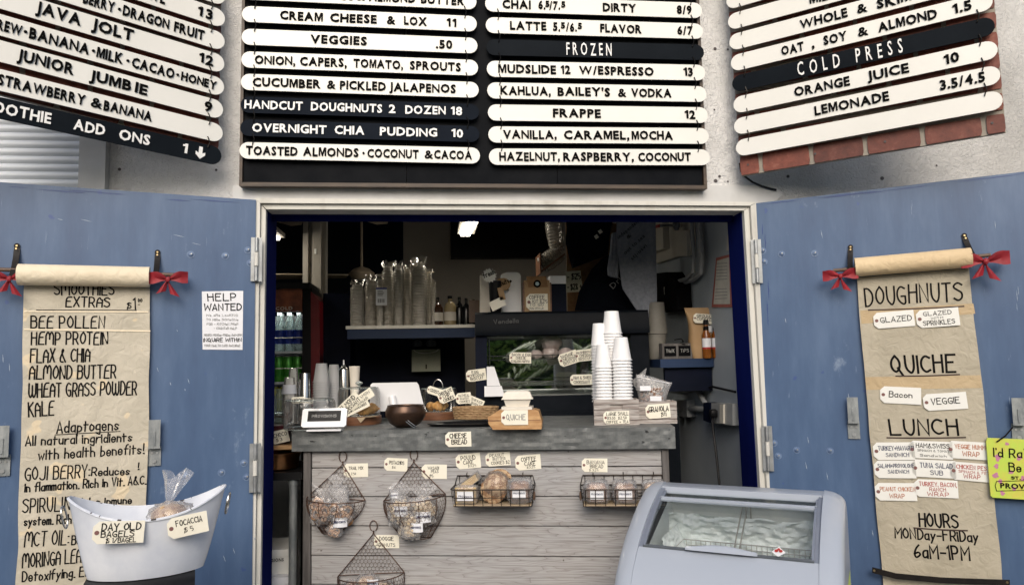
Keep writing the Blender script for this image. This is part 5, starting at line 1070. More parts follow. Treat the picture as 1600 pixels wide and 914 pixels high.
# card reader
B = Fr(FC(504, 674).M @ V((0, .01, 0)), R(-6)); t = thing('card_reader', 'white card reader with a small black screen, facing the customer', 'card reader', B); s = B.s
MB().box(-27*s, 27*s, .005, .06, .0, .008).build('base', K['white_plastic'], t)
Mt = Matrix.Rotation(-.35, 4, 'X'); 
def slab(w_, h_, d_, z, y, bev):
    poly = [(-w_+bev,-h_),(w_-bev,-h_),(w_,-h_+bev),(w_,h_-bev),(w_-bev,h_),(-w_+bev,h_),(-w_,h_-bev),(-w_,-h_+bev)]; m = MB().prism(poly, -d_, d_)
    m.v = [tuple(Mt.to_3x3() @ V(v) + V((0, y, z))) for v in m.v]; return m
slab(35*s, 15*s, .007, 20*s, .02, 2.5*s).build('body', K['white_plastic'], t)
m = slab(26*s, 8.5*s, .0004, 20*s, .02, .3*s); m.v = [tuple(V(v)+Mt.to_3x3() @ V((0,-.0078,2.5*s))) for v in m.v]; sc_o = m.build('screen', K['screen'], t)
m = MB(); hand(m, 'PROViSiONS', (-19*s,-2*s), (19*s,-2*s), 4*s, .9*s, 0); m.v = [tuple(Mt.to_3x3() @ V((x,-.0092,z+2.5*s))+V((0,.02,20*s))) for x,y,z in m.v]; m.build('display_text', K['grey_ink'], sc_o)
# register tablet from behind
B = FY(615, 640, 3.8, -4); t = thing('register_tablet', 'white register tablet seen from behind on its stand', 'register', B); s = B.s
MB().prism([(-38*s,-2*s),(42*s,-2*s),(47*s,6*s),(39*s,38*s),(36*s,42*s),(-33*s,42*s),(-36*s,39*s)], 0, .012).build('body', K['white_plastic'], t)
MB().tube([(4*s,-.04,-4*s),(-2*s,-.01,20*s)], 6*s, 14).build('stand', K['white_plastic'], t, True); MB().tube([(0,.03,ZT-B.o.z),(0,.015,6*s)], .02, 12).build('foot', K['white_plastic'], t, True)
# small cup stacks, tumblers
gl = 'stacks of white paper cups by the card reader'
cup_stack(None, 502, 557, 641, 17, 26, 'white paper cup stack behind the card reader, front one', gl, base=Fr(FC(502,652).M@V((0,.0,.0)), R(-11)))
cup_stack(None, 519, 562, 641, 14, 24, 'slimmer white paper cup stack just behind the front one', gl, base=Fr(FC(517,650).M@V((.0,.05,.0)), R(-11)))
def lathe_thing(fr, nm, prof, mt, lab, cat, grp=None, n=24, extra=None):
    t = thing(nm, lab, cat, fr, grp); s = fr.s; MB().lathe([(a*s, b*s) for a, b in prof], n=n).build('body', K[mt], t, True)
    for (pn, pf, pm) in (extra or []): MB().lathe([(a*s, b*s) for a, b in pf], n=n).build(pn, K[pm], t, True)
    return t
def rest(x, yb, Y):
    p = atY(x, yb, Y); F_ = Fr((p.x, Y, ZT+.0005), 0); return F_, (p.z-ZT)/F_.s
F_, e_ = rest(476, 640, 3.85); lathe_thing(F_, 'steel_tumbler', [(0,0),(12,0),(12,2),(8.5,56+e_),(8,57+e_),(0,57+e_)], 'steel', 'upturned shiny steel mixing cup left of the white cups', 'mixing cup')
for i, (x, yb, h_, w_, lab) in enumerate([(452,640,50,11,'clear plastic cup stack with white band left of the steel mixing cup'),(458,640,65,9,'taller clear plastic cup stack behind the banded one')]):
    F_, e_ = rest(x, yb, 3.85+i*.12); cup_stack(None, x, yb-h_-e_, yb, w_*1.4, w_*2, lab, 'stacks of clear cups by the cooler', matn='clear_cup', base=F_, n=14)
B = FY(452, 615, 3.85); m = MB().lathe([(.0375,0),(.032,.045),(.0315,.045),(.0365,0)], n=24); single(m, 'paper_band', K['office_paper'], B, 'white paper wrapper round the clear cup stack', 'wrapper', smooth=True)
F_, e_ = rest(537, 606, 3.9); lathe_thing(F_, 'syrup_bottle', [(0,0),(7,0),(7.5,3),(7.5,27+e_),(6,31+e_),(3,33+e_),(3,36+e_),(0,36+e_)], 'steel', 'syrup dispenser with pale spout behind the white cups', 'dispenser', extra=[('spout', [(0,36+e_),(1.3,36+e_),(1,43+e_),(0,44+e_)], 'white_plastic')])
F_, e_ = rest(554, 603, 3.9); lathe_thing(F_, 'plastic_cup', [(0,0),(4,0),(8.5,31+e_),(8,31+e_),(3.5,1),(0,1)], 'clamshell', 'grey beige tall cup next to the syrup dispenser', 'cup')
for i, (x, yb, h_, w_, lab) in enumerate([(436,648,40,7,'clear bottle left of the banded cup stack'),(424,652,34,8,'clear tumbler at the far left of the counter')]):
    F_, e_ = rest(x, yb, 3.95); h_ += e_; lathe_thing(F_, 'glass_jar', [(0,0),(w_,0),(w_,h_*.75),(w_*.6,h_*.88),(w_*.6,h_),(0,h_)], 'waterglass', lab, 'jar', 'clear jars at the left end')
# dark ledge carrying the cups and jars left of the counter
ql = cf.M @ V((xl, .5, 0)); single(MB().box(-.65, .13, 0, .55, -.03, 0), 'side_ledge', K['black_plastic'], Fr((ql.x-.02, 3.76, ZT-.0005), 0), 'dark ledge level with the counter, carrying the clear cups at the far left', 'ledge')
# left end: shelf table, jars
lt = Fr((atY(430, 738, 3.55).x, 3.5, 0), 0); t = thing('side_table', 'black side table with a galvanised pipe leg left of the counter', 'table', lt)
z1 = lt.p(440, 738)[1]; xr_ = lt.p(472, 740)[0]; MB().box(-.6, xr_, 0, .4, z1-.035, z1).build('top', K['black_plastic'], t)
xg = lt.p(456, 820)[0]; MB().tube([(xg, .03, 0), (xg, .03, z1-.036)], .0185, 16).build('leg', K['weathered_zinc'], t, True); MB().tube([(xg, .03, z1-.06), (xg, .03, z1-.036)], .023, 16).build('flange', K['weathered_zinc'], t, True)
tp = Fr((lt.o.x, lt.o.y, z1), 0)
x = tp.p(427, 735)[0]; lathe_thing(Fr(tp.M @ V((x, .12, .0)), 0), 'copper_pot', [(0,0),(26,0),(30,3),(31,18),(33,22),(35,26),(34,27),(31,22),(0,20)], 'copper', 'low copper pot on the black side table at the left doorway edge', 'pot')
x = tp.p(430, 700)[0]; m = MB().box(-.12,.1,-.1,.12,0,.018); pb = Fr(tp.M @ V((x+.0, .14, .098)), R(6)); single(m, 'cutting_board', K['olive_wood'], pb, 'thin wooden board lying on the copper pot', 'board')
jb = Fr(pb.M @ V((-.015, -.0, .019)), 0); t = thing('jam_jar', 'glass jar of dark red preserves with a hand lettered tag, far left', 'jar', jb)
MB().lathe([(0,.002),(.05,.002),(.055,.01),(.055,.085),(0,.085)], n=24).build('contents', K['maroon_jar'], t, True); MB().lathe([(0,0),(.058,0),(.06,.01),(.06,.115),(.05,.125),(.05,.135)], n=24).build('glass', K['glass'], t, True); MB().lathe([(.052,.135),(.05,.142),(.02,.150),(0,.15)], n=24).build('lid', K['glass'], t, True)
tag(jb, 437, 682, 28, 20, 12, [('CHOCO',.2,.9,.5,.3),('$ 3',.3,.6,.15,.25)], off=.06, lab='crooked tag on the jam jar at the far left', grp=tg)
Fd, r_, z0, H = dome(462, 676, 80, 46, 'low glass dome behind the card reader, over a brown cake', False, False, yoff=.17)
m = MB().blob((0,0,.02), (.06,.05,.022), .3, 3, 16, 10); single(m, 'cake', K['dark_bread'], Fr(Fd.M @ V((.02,0,z0)), 0), 'dark brown cake under the far left glass dome', 'cake', smooth=True)
tag(Fd, 465, 625, 20, 10, 2, [('$3.50',.25,.85,.25,.5)], off=.02, lab='small tag on the far left glass dome, left of two', grp=tg); tag(Fd, 481, 626, 18, 8, -5, [('BROWNie',.15,.9,.25,.5)], off=.015, lab='small tag on the far left glass dome, right of two', grp=tg)
bx = Fr((atY(425, 905, 3.6).x, 3.55, 0), R(4)); zb_ = bx.p(430, 902)[1]; m = MB().box(-.2,.09,0,.3,zb_-.2,zb_).box(-.2,.091,-.004,.0,zb_-.03,zb_+.001)
t = thing('bakery_box', 'white printed bakery box under the side table, upper one', 'box', bx, 'white boxes under the side table'); m.build('carton', K['office_paper'], t)
m = MB().box(-.2,.091,.05,.3,zb_+.0015,zb_+.11).box(-.2, .095, .045, .049, zb_+.08, zb_+.112); t2 = thing('bakery_box', 'white bakery box with a printed lid, on top at the back', 'box', Fr(bx.o, bx.a), 'white boxes under the side table'); m.build('carton', K['white_card'], t2)
m = MB(); print_text(m, 'PROVISIONS', (-.05, zb_+.06), (.055, zb_+.06), .014, .043, .001, .02); m.build('print', K['ink'], t2)
# ================================================================ DISPLAY CASE
K['mirror'] = mat('mirror_back', (.55,.57,.57), .02, 1, c2=(.5,.52,.52), ns=2)
dc = FY(875, 645, 3.98, -4); t = thing('display_case', 'black glass fronted pastry display case behind the cups', 'display case', dc); s = dc.s
def q(x, y, off=0): return dc.p(x, y, off)
x0, z0 = q(744, 640); x1, z1 = q(1012, 484); gx0, gz0 = q(762, 620); gx1, gz1 = q(985, 522); D = .42
MB().box(x0, x1, .0, D, z0-.02, gz0).build('base', K['case_black'], t)
MB().box(x0-.0, x1, -.0, D, gz1, z1).build('top', K['case_black'], t)
m = MB().prismx([(-.03, gz1+.005), (-.035, gz1+.03), (-.015, z1-.012), (.0, z1), (0, gz1+.005)], x0, x1); m.build('cornice', K['case_black'], t, True)
MB().box(x0, gx0, 0, .03, gz0, gz1).build('post', K['dark_navy'], t); MB().box(gx1, x1, 0, .03, gz0, gz1).build('post', K['case_black'], t)
MB().box(x0, x0+.006, .031, D, gz0, gz1).build('side', K['case_black'], t); MB().box(x1-.006, x1, .031, D, gz0, gz1).build('side', K['case_black'], t)
MB().box(x0+.007, x1-.007, D-.012, D, gz0+.001, gz1-.001).build('rear_panel', K['mirror'], t)
MB().box(gx0, gx1, .010, .014, gz0, gz1).build('front_glass', K['glass'], t)
MB().box(x0+.007, x1-.007, .03, D-.015, gz0+.001, gz0+.006).build('floor_tray', K['case_floor'], t)
for yy, lp in ((552, .016), (592, .016)):
    z = q(800, yy+10, -.1)[1]; p = MB().box(x0+.02, x1-.02, .05, D-.02, z-.003, z+.002).build('shelf', K['waterglass'], t)
    for zz in (z, z+.022): MB().tube([(gx0-.01, .045, zz), (gx1+.01, .045, zz)], .0023, 6).build('rail', K['steel'], p)
    for i in range(3): xx = gx0+(gx1-gx0)*(i+.1)/2.4; MB().tube([(xx, .045, z-.002), (xx, .045, z+.024)], .002, 6).build('rail', K['steel'], p)
MB().tube([(gx0+.012, .03, gz0), (gx0+.012, .03, gz1-.01)], .004, 8).build('upright', K['steel'], t)
m = MB(); hand(m, 'Vendella', q(772, 506, .035), q(810, 504, .035), .022, .004, -.0365, jit=.02); m.build('logo', K.setdefault('logo', mat('logo_relief', (.035,.038,.042), .5)), t)
sh_z = q(800, 562, -.1)[1]+.003
for i, (x, dz, r_) in enumerate([(838,0,10),(860,0,13),(884,0,12),(863,.045,17)]):
    B = Fr(dc.M @ V((q(x, 540, -.1)[0], .12+(.01 if i == 3 else 0), sh_z+dz)), 0); m = MB().blob((0,0,r_*s*.72), (r_*s,r_*s*.8,r_*s*.72), .25, 3, 16, 10, i)
    single(m, 'wrapped_sandwich', K['egg_wrap'], B, ['pale wrapped sandwich at the left in the display case','round wrapped sandwich second from left in the case','wrapped sandwich at the right of the pile in the case','largest wrapped sandwich resting on top of the others'][i], 'sandwich', 'wrapped sandwiches in the display case', True)
gk = 'tags on the display case'
for a in [(813,559,34,17,-2,[('BaCON & eGG',.12,.97,.66,.24),('CHeeSe',.3,.75,.38,.22),('eNGLiSH MUFFiN',.1,.92,.08,.2)],'tag reading bacon egg cheese english muffin in the case'),
 (888,560,31,20,17,[('SaUSaGe',.15,.8,.66,.22),('CHeDDaR',.15,.9,.38,.22),('BiSCUiT',.2,.9,.1,.22)],'tilted tag reading sausage cheddar biscuit in the case'),
 (913,555,30,18,5,[('HaSHBROWN',.1,.95,.66,.2),('CHeDDaR',.25,.9,.38,.22),('BiSCUiT',.2,.9,.1,.22)],'tag reading hashbrown cheddar biscuit behind the paper cups'),
 (909,593,36,16,0,[('HaM & SWiSS',.15,.9,.55,.28),('CROiSSaNT',.15,.85,.12,.28)],'tag reading ham and swiss croissant low in the case'),
 (744,586,31,18,6,[('eGG',.3,.62,.66,.24),('CHeDDaR',.15,.9,.38,.22),('BiSCUiT',.2,.85,.1,.22)],'tag reading egg cheddar biscuit at the left edge of the case')]:
    tag(dc, *a[:6], off=.004, lab=a[6], grp=gk, thick=1.15)
B = dc.sub(770, 616, .03); t = thing('price_list', 'blue white folded card standing against the display case glass', 'card', B); s2 = B.s
MB().prism([(-13*s2,-3*s2),(18*s2,-3*s2),(14*s2,13*s2),(-13*s2,13*s2)], -.02, -.018).build('card', K['office_paper'], t); MB().prism([(-9*s2,13.3*s2),(12*s2,13.3*s2),(3*s2,43*s2),(-9*s2,43*s2)], 0, .002).build('card', K['office_paper'], t)
single(MB().box(x0-.02, x1+.15, 0, .5, -dc.o.z, z0-.021), 'back_counter', K['case_black'], dc, 'dark back counter standing under the display case', 'counter')
# ---- things on top of the case
zt_ = z1+.0008
def ontop(x, y_=.1): return Fr(dc.M @ V((q(x, 487, -y_)[0], y_, zt_)), 0)
B = ontop(800); t = thing('napkin_dispenser', 'white upright dispenser with a black arrow on the display case', 'dispenser', B); s2 = B.s
def rb_(w_, h_): return [(-w_,0),(w_,0),(w_,h_-6*s2),(w_-2*s2,h_-2*s2),(w_-6*s2,h_),(-w_+8*s2,h_),(-w_,h_-3*s2)]
MB().prism(rb_(15*s2, 64*s2), 0, .09).build('body', K['white_plastic'], t)
MB().prism([(-14*s2,34*s2),(-4*s2,36*s2),(-7*s2,39*s2),(1*s2,50*s2),(-2*s2,52*s2),(-10*s2,42*s2),(-13*s2,45*s2)], -.002, 0).build('arrow', K['black_letter'], t)
B = ontop(759); single(MB().prism([(-9*B.s,0),(8*B.s,0),(10*B.s,56*B.s),(-8*B.s,60*B.s)], 0, .03), 'paper_stack', K['clamshell'], B, 'upright grey paper bags left of the black tumbler', 'paper bags')
lathe_thing(ontop(775, .06), 'black_tumbler', [(0,0),(8,0),(9,3),(10.5,44),(11,49),(9,50),(0,50)], 'black_plastic', 'black tumbler with tags on the display case', 'tumbler')
B = ontop(777, -.0); tag(None,0,0,24,15,25,[],fr=Fr(B.M @ V((.002,0,.045)), 0),lab='blank cream tag hanging from the black tumbler',grp=gk,hole=False)
tag(None,0,0,9,20,12,[],fr=Fr(B.M @ V((.025,.0,.10)), 0),lab='small brown strip tag on the black tumbler',grp=gk,hole=False,card='kraft_bag')
B = Fr(B.M @ V((-.04, .0, .20)), 0); t = thing('star_sign', 'jagged white star sign reading fresh', 'sign', B); n = 28
MB().prism([((12 if i % 2 else 9.2)*B.s*math.cos(i*6.2832/n), (12 if i % 2 else 9.2)*B.s*math.sin(i*6.2832/n)) for i in range(n)], 0, .001).build('card', K['white_card'], t); m = MB(); hand(m, 'fresh', (-8*B.s,-4*B.s), (9*B.s,3*B.s), 8*B.s, 1.2*B.s); m.build('lettering', K['ink'], t)
B = Fr(ontop(786, .04).M @ V((0,0,.155)), 0); t = thing('kraft_sign', 'round brown card reading donuts under the fresh star', 'sign', B)
MB().prism([((11*B.s)*math.cos(a*.35)*1.15, (10*B.s)*math.sin(a*.35)) for a in range(18)], 0, .001).build('card', K['kraft_bag'], t); m = MB(); hand(m, 'donuts', (-8*B.s,-5*B.s), (11*B.s,3*B.s), 8*B.s, 1.2*B.s); m.build('lettering', K['ink'], t)
B = ontop(840, .05); t = thing('coffee_kit', 'brown paper coffee kit bag with a round black seal', 'coffee kit', B); s2 = B.s
MB().box(-20*s2,20*s2,0,.05,0,50*s2).build('bag', K['kraft_bag'], t); MB().box(-22.5*s2,-20.3*s2,.0,.05,0,46*s2).build('side', K['dark_wood'], t); MB().box(20.3*s2,22.5*s2,.0,.05,0,46*s2).build('side', K['dark_wood'], t)
MB().prism([(-17*s2,56*s2),(14*s2,56*s2),(17*s2,39*s2),(-14*s2,39*s2)], -.005, -.001).build('flap', K['cork'], t); MB().disc((0,44*s2), 6*s2, -.008, 18).build('seal', K['black_letter'], t); MB().disc((0,44*s2), 3*s2, -.0095, 14).build('seal_emblem', K['blue_glaze'], t)
tag(B,839,472,34,26,0,[('COFFee',.15,.85,.68,.22),('KiT $25',.3,.97,.44,.18),('TO GO',.15,.8,.26,.16),('MUG WiTH LiD',.15,.8,.08,.1)],off=.012,lab='cream tag reading coffee kit to go on the brown bag',grp=gk)
B = ontop(873, .1); single(MB().box(-.045,.045,0,.08,.16,.205), 'white_box', K['office_paper'], B, 'flat white carton between coffee kit and shirt prices', 'carton'); single(MB().box(-.045,.045,0,.1,0,.159), 'dark_box', K['dark_navy'], B, 'dark navy box under the flat white carton', 'box')
# cork panel, shirts
cp = FY(925, 418, 4.35, -6); t = thing('cork_board', 'brown wooden panel behind the hanging shirts', 'panel', cp)
MB().prism([cp.p(*p) for p in ((884,330),(1000,330),(1000,486),(887,486))], 0, .02).build('board', K['cork'], t)
tag(cp,896,432,24,17,3,[('- $25',.1,.95,.25,.5)],off=.01,lab='cream price tag reading 25 dollars beside the shirts',grp=gk,hole=False,thick=1.2); tag(cp,897,448,26,17,3,[('- $28 +',.1,.95,.25,.5)],off=.01,lab='cream price tag reading 28 dollars with an arrow, under the other',grp=gk,hole=False,thick=1.2)
def shirt(pts, Y, mt, lab, tx, a=-6, depth=.02):
    fr = Fr(atY(*pts[0], Y), R(a)); t = thing('hanging_shirt', lab, 'shirt', fr, 'shirts hanging over the display case'); P = [V(fr.p(*p)) for p in pts]; m = MB()
    xs = [p.x for p in P]; zs_ = [p.y for p in P]; N = 26
    # folded cloth: fine rows clipped to the outline
    def span(z):
        c = []
        for a_, b_ in zip(P, P[1:]+P[:1]):
            if (a_.y-z)*(b_.y-z) < 0: c.append(a_.x+(b_.x-a_.x)*(z-a_.y)/(b_.y-a_.y))
        return (min(c), max(c)) if len(c) >= 2 else None
    rows_ = []; zmin, zmax = min(zs_), max(zs_)
    for j in range(31):
        z = zmin+1e-4+(zmax-zmin-2e-4)*j/30; sp = span(z)
        if sp: rows_.append((z, sp))
    for side in (0, 1):
        m.grid(lambda u, v: (lambda r_: (r_[1][0]+(r_[1][1]-r_[1][0])*u, (.012*side)-(depth*math.sin(math.pi*u)**.5*(1-2*side)*.5)-.008*noise.noise(V((r_[1][0]*3+u*5, r_[0]*4, 1.3)))-.004*noise.noise(V((u*14, r_[0]*9, 3.3))), r_[0]))(rows_[int(round(v*(len(rows_)-1)))]), 18, len(rows_)-1)
    m.build('cloth', K[mt], t, True)
    if tx:
        m = MB()
        for (s_, xa, ya, xb, yb, h_) in tx: print_text(m, s_, fr.p(xa, ya, .02), fr.p(xb, yb, .02), h_*fr.s, -.024, .001, .005)
        m.build('print', K['black_letter'] if mt == 'grey_shirt' else K['grey_ink'], t)
    return fr
shirt([(886,330),(960,330),(952,372),(950,398),(894,419),(884,380)], 4.22, 'black_shirt', 'black folded shirt with two small paper tags, left of the grey shirt', [])
for x, y in ((932,370),(938,362)): B = FY(x, y, 4.15); tag(None,0,0,6,6,35,[],fr=B,lab='tiny cream sticker on the black shirt, %s one' % ('lower' if y > 365 else 'upper'),grp='tiny stickers on the black shirt',hole=False)
shirt([(945,400),(960,395),(985,440),(1005,486),(898,486),(905,455),(925,420)], 4.16, 'black_shirt', 'dark shirt bundle hanging lower, with part of a pale word', [('Dri',958,452,972,438,9)])
shirt([(966,330),(1024,330),(1026,420),(1027,515),(1021,522),(993,482),(972,450),(966,400),(963,360)], 4.0, 'grey_shirt', 'grey T-shirt with dark lettering hanging at a slant', [('independent',967,374,1000,346,5.5),('&',981,374,987,369,5),('out to sea',977,398,1008,370,5.5),('stj-usvi',988,407,1011,385,5.5)])
shirt([(955,365),(964,362),(967,400),(966,435),(950,432),(949,420),(953,390)], 4.02, 'grey_shirt', 'sleeve of a second grey shirt hanging left of the lettered one', [])
B = FY(961, 343, 4.0); single(MB().blob((0,0,0), (.02,.015,.022), .6, 5, 12, 8), 'plastic_clip', K['film'], B, 'crumpled clear plastic round the shirt hanger', 'clip', smooth=True)
# lid bag in cubby
B = FY(864, 425, 4.5); t = thing('lid_shelf', 'small wooden bracket shelf holding bags of cup lids', 'shelf', B); s2 = B.s
MB().prism([(-18*s2,0),(20*s2,27*s2),(20*s2,30*s2),(-18*s2,3*s2)], 0, .2).build('board', K['dark_wood'], t); MB().prism([(-20*s2,-2*s2),(-18.3*s2,-2*s2),(-18.3*s2,30*s2),(-20*s2,30*s2)], 0, .2).build('board', K['dark_wood'], t)
for i, (x, z, rx_, rz_, an) in enumerate(((6,64,13,30,8),(0,30,24,9,35),(4,18,20,9,36))):
    B2 = Fr(B.M @ V((x*s2,.06,z*s2)), 0); t2 = thing('lid_bag', ['upright clear sleeve of cup lids over the bracket shelf','slanted clear sleeve of lids, upper of two','slanted clear sleeve of lids, lower of two'][i], 'cup lids', B2, 'sleeves of cup lids')
    M_ = Matrix.Rotation(-R(an), 4, 'Y'); L = max(rx_, rz_)*s2*.9; rr_ = min(rx_, rz_)*s2*.85; ax = V((0,0,1)) if rz_ > rx_ else V((1,0,0)); m = MB()
    for j in range(12): c = M_.to_3x3() @ (ax*(-L+2*L*j/11)); e = M_.to_3x3() @ ax; m.tube([c-e*.003, c+e*.003], rr_, 14)
    m.build('lids', K['clear_cup'], t2, True); MB().blob((0,0,0), ((L+.01) if ax.x else rr_*1.15, rr_*1.15, (L+.01) if ax.z else rr_*1.15), .12, 6, 18, 12, i, M_, .7).build('sleeve', K['cupfilm'], t2, True)
# ================================================================ TV, lamps, fan, column, cooler
B = FY(780, 403, 5.9); single(MB().box(-75*B.s, 90*B.s, 0, .098, 0, 72*B.s), 'television', K['screen'], B, 'black switched off television on the beige back wall', 'television')
for x, y, dx, dz, lab in ((727,366,6,30,'lit fluorescent ceiling lamp in the middle of the room'),(430,372,-14,18,'lit fluorescent ceiling lamp at the far left of the doorway')):
    B = FY(x, y, 4.9); t = thing('ceiling_lamp', lab, 'ceiling lamp', B, 'lit fluorescent ceiling lamps'); s2 = B.s
    zc = 2.93-B.o.z
    m = MB(); w_ = 7.5*s2
    P0 = V((-w_ if x > 600 else -.10, 0, -4*s2)); 
    m.add([(-w_,0,-3*s2),(w_*.9,0,-3*s2),(w_*.9+dx*s2,-.5,-3*s2+.0),(-w_+dx*s2,-.5,-3*s2),(-w_,0,0),(w_*.9,0,0),(w_*.9+dx*s2,-.5,0),(-w_+dx*s2,-.5,0)], [(0,3,2,1),(4,5,6,7),(0,1,5,4),(1,2,6,5),(2,3,7,6),(3,0,4,7)])
    m.build('tube', K['lamp_tube'], t); MB().box(-w_-.02, w_+.03, -.5, .01, .002, .03).build('housing', K['column_paint'], t)
    for yy in (-.05, -.42): MB().tube([(0, yy, .03), (0, yy, zc)], .003, 5).build('rod', K['steel'], t)
B = FY(565, 425, 5.2); t = thing('ceiling_fan', 'beige ceiling fan on a long rod behind the cup sleeves', 'ceiling fan', B); s2 = B.s
MB().tube([(0,0,0),(0,0,2.945-B.o.z)], 2*s2, 10).build('rod', K['fan_blade'], t, True); MB().lathe([(0,-14*s2),(14*s2,-12*s2),(19*s2,-4*s2),(20*s2,-2*s2),(12*s2,5*s2),(3*s2,8*s2),(0,8*s2)], n=28).build('motor', K['fan_blade'], t, True)
for i, a in enumerate((200, 320, 80)):
    e = V((math.cos(R(a)), math.sin(R(a)), 0)); qv = V((-e.y, e.x, .15)); b = MB(); c0_ = e*.1+V((0,0,-.03)); c1_ = e*.6+V((0,0,-.05)); b.add([c0_-qv*.04, c0_+qv*.04, c1_+qv*.07, c1_-qv*.07, c0_-qv*.04+V((0,0,-.006)), c0_+qv*.04+V((0,0,-.006)), c1_+qv*.07+V((0,0,-.006)), c1_-qv*.07+V((0,0,-.006))], [(0,1,2,3),(7,6,5,4),(0,4,5,1),(1,5,6,2),(2,6,7,3),(3,7,4,0)]); b.build('blade', K['fan_blade'], t)
for x, y, tilt_ in ((583, 341, 1), (448, 343, -1)):
    B = FY(x, y, 4.9); s2 = B.s; m = MB().prism([(-40*s2*1,4*s2),(28*s2,6*s2),(22*s2,-14*s2*.6),(6*s2,-10*s2)], 0, .01); single(m, 'fan_blade', K['fan_blade'], B, 'broad beige fan blade showing under the lintel, %s of the grey column' % ('right' if x > 500 else 'left'), 'fan blade')
cl = FY(490, 600, 4.9); t = thing('steel_column', 'grey boxed steel column behind the counter on the left', 'column', cl); s2 = cl.s
for a, b, y in ((-18,-10,.0),(-9.6,-4,.03),(-3.6,10,.0),(10.4,17,.03)): MB().box(a*s2, b*s2, y, y+.08, -1.3, 2.95-cl.o.z).build('flange', K['column_paint'], t)
MB().box(0, 3*s2, -.006, 0, 205*s2, 213*s2).build('switch', K['white_card'], t)
nb = FY(525, 540, 4.7); single(MB().box(-20*nb.s, 22*nb.s, 0, .3, -1.2, 82*nb.s), 'cabinet', K['dark_navy'], nb, 'tall navy cabinet between the column and the cup shelf', 'cabinet')
single(MB().box(-130*nb.s, 60*nb.s, 0, .05, -1.3, 50*nb.s), 'navy_partition', K['dark_navy'], FY(670, 560, 4.95), 'dark navy partition behind and under the cup shelf', 'partition')
# cooler
co = FY(440, 620, 4.55, 0); t = thing('drinks_cooler', 'red sided glass door drinks cooler with cold lettering', 'cooler', co); s2 = co.s
xa, xb = co.p(405, 600)[0], co.p(471, 600)[0]; zt2 = co.p(440, 451)[1]; xg1 = co.p(470, 600)[0]; zb2 = -1.35
MB().box(xb+.001, co.p(487, 500)[0], 0.01, .5, zb2, zt2).build('frame', K['black_plastic'], t); MB().prism([co.p(485.5,455), co.p(499,470), co.p(500,700), co.p(486.5,700)], .0, .45).build('side', K['cooler_red'], t)
MB().box(xa-.35, co.p(484, 500)[0], -.004, .5, zt2+.0, zt2+.035).build('frame', K['black_plastic'], t)
zs1 = co.p(440, 487)[1]; hdz = MB().box(xa-.35, xb, 0, .05, zs1, zt2-.002).build('header', K['signboard_warm'], t); m = MB(); print_text(m, 'COLD', co.p(431, 484.5), co.p(457, 484), 5*s2, -.003, .001, .0); m.build('lettering', K['clamshell'], hdz)
MB().box(xa-.35, xb, .43, .45, zb2, zs1).build('back', K['white_plastic'], t); MB().box(xa-.35, xa-.34, 0, .43, zb2, zs1).build('back', K['white_plastic'], t)
MB().box(xa-.33, xb-.02, .07, .10, zs1+.004, zs1+.016).build('light_tube', K['cooler_light'], t)
shz = [co.p(440, y)[1] for y in (549, 597, 645)]
for z in shz: 
    MB().box(xa-.33, xb, .02, .42, z-.012, z).build('shelf', K['white_plastic'], t); MB().tube([(xa-.33, .015, z+.09*.9), (xb, .015, z+.09*.9)], .003, 5).build('rail', K['steel_shelf'], t)
def bottle(x, z, y, h, r_, mt, cap, lab, band):
    B = Fr(co.M @ V((x, y, z+.001)), 0); t2 = thing('drink_bottle', lab, 'bottle', B, 'bottles and cans in the drinks cooler')
    MB().lathe([(0,0),(r_,0),(r_,h*.6),(r_*.9,h*.7),(r_*.4,h*.88),(r_*.4,h*.93),(0,h*.93)], n=14).build('body', K[mt], t2, True); MB().lathe([(0,h*.93),(r_*.45,h*.93),(r_*.45,h),(0,h)], n=12).build('cap', K[cap], t2, True)
    if band: MB().lathe([(r_*1.02,h*.2),(r_*1.02,h*.55)], n=14).build('label', K[band], t2, True)
wx = (xb-xa)/4.2
OR = ['first','second','third','fourth']
for i in range(4): bottle(xb-.035-wx*i, shz[0], .10, .235, .031, 'waterglass', 'white_plastic', 'clear blue labelled water bottle, front row of the top cooler shelf, %s from the right' % OR[i], 'blue_label')
for i in range(4): bottle(xb-.045-wx*i, shz[0], .22, .235, .031, 'waterglass', 'white_plastic', 'clear water bottle in the back row of the top cooler shelf, %s from the right' % OR[i], 'blue_label')
def can(x, z, y, mt, lab):
    B = Fr(co.M @ V((x, y, z+.001)), 0); t2 = thing('drink_can', lab, 'can', B, 'bottles and cans in the drinks cooler'); MB().lathe([(0,0),(.026,0),(.031,.008),(.031,.14),(.026,.15),(0,.15)], n=16).build('body', K[mt], t2, True); MB().lathe([(.0,.151),(.027,.151),(.027,.154),(0,.154)], n=14).build('lid', K['steel'], t2, True)
for i in range(4):
    for y in (.09, .17): can(xb-.04-wx*i*.98, shz[1], y, 'green_can', 'tall green can, %s row of the middle cooler shelf, %s from the right' % ('front' if y < .1 else 'back', OR[i]))
for i in range(3): can(xb-.12-wx*i, shz[2], .1, 'yellow_can', 'yellow green can on the lower cooler shelf, %s from the right' % OR[i])
bottle(xb-.05, shz[2], .1, .2, .028, 'waterglass', 'white_plastic', 'clear bottle at the right of the lower cooler shelf', None)
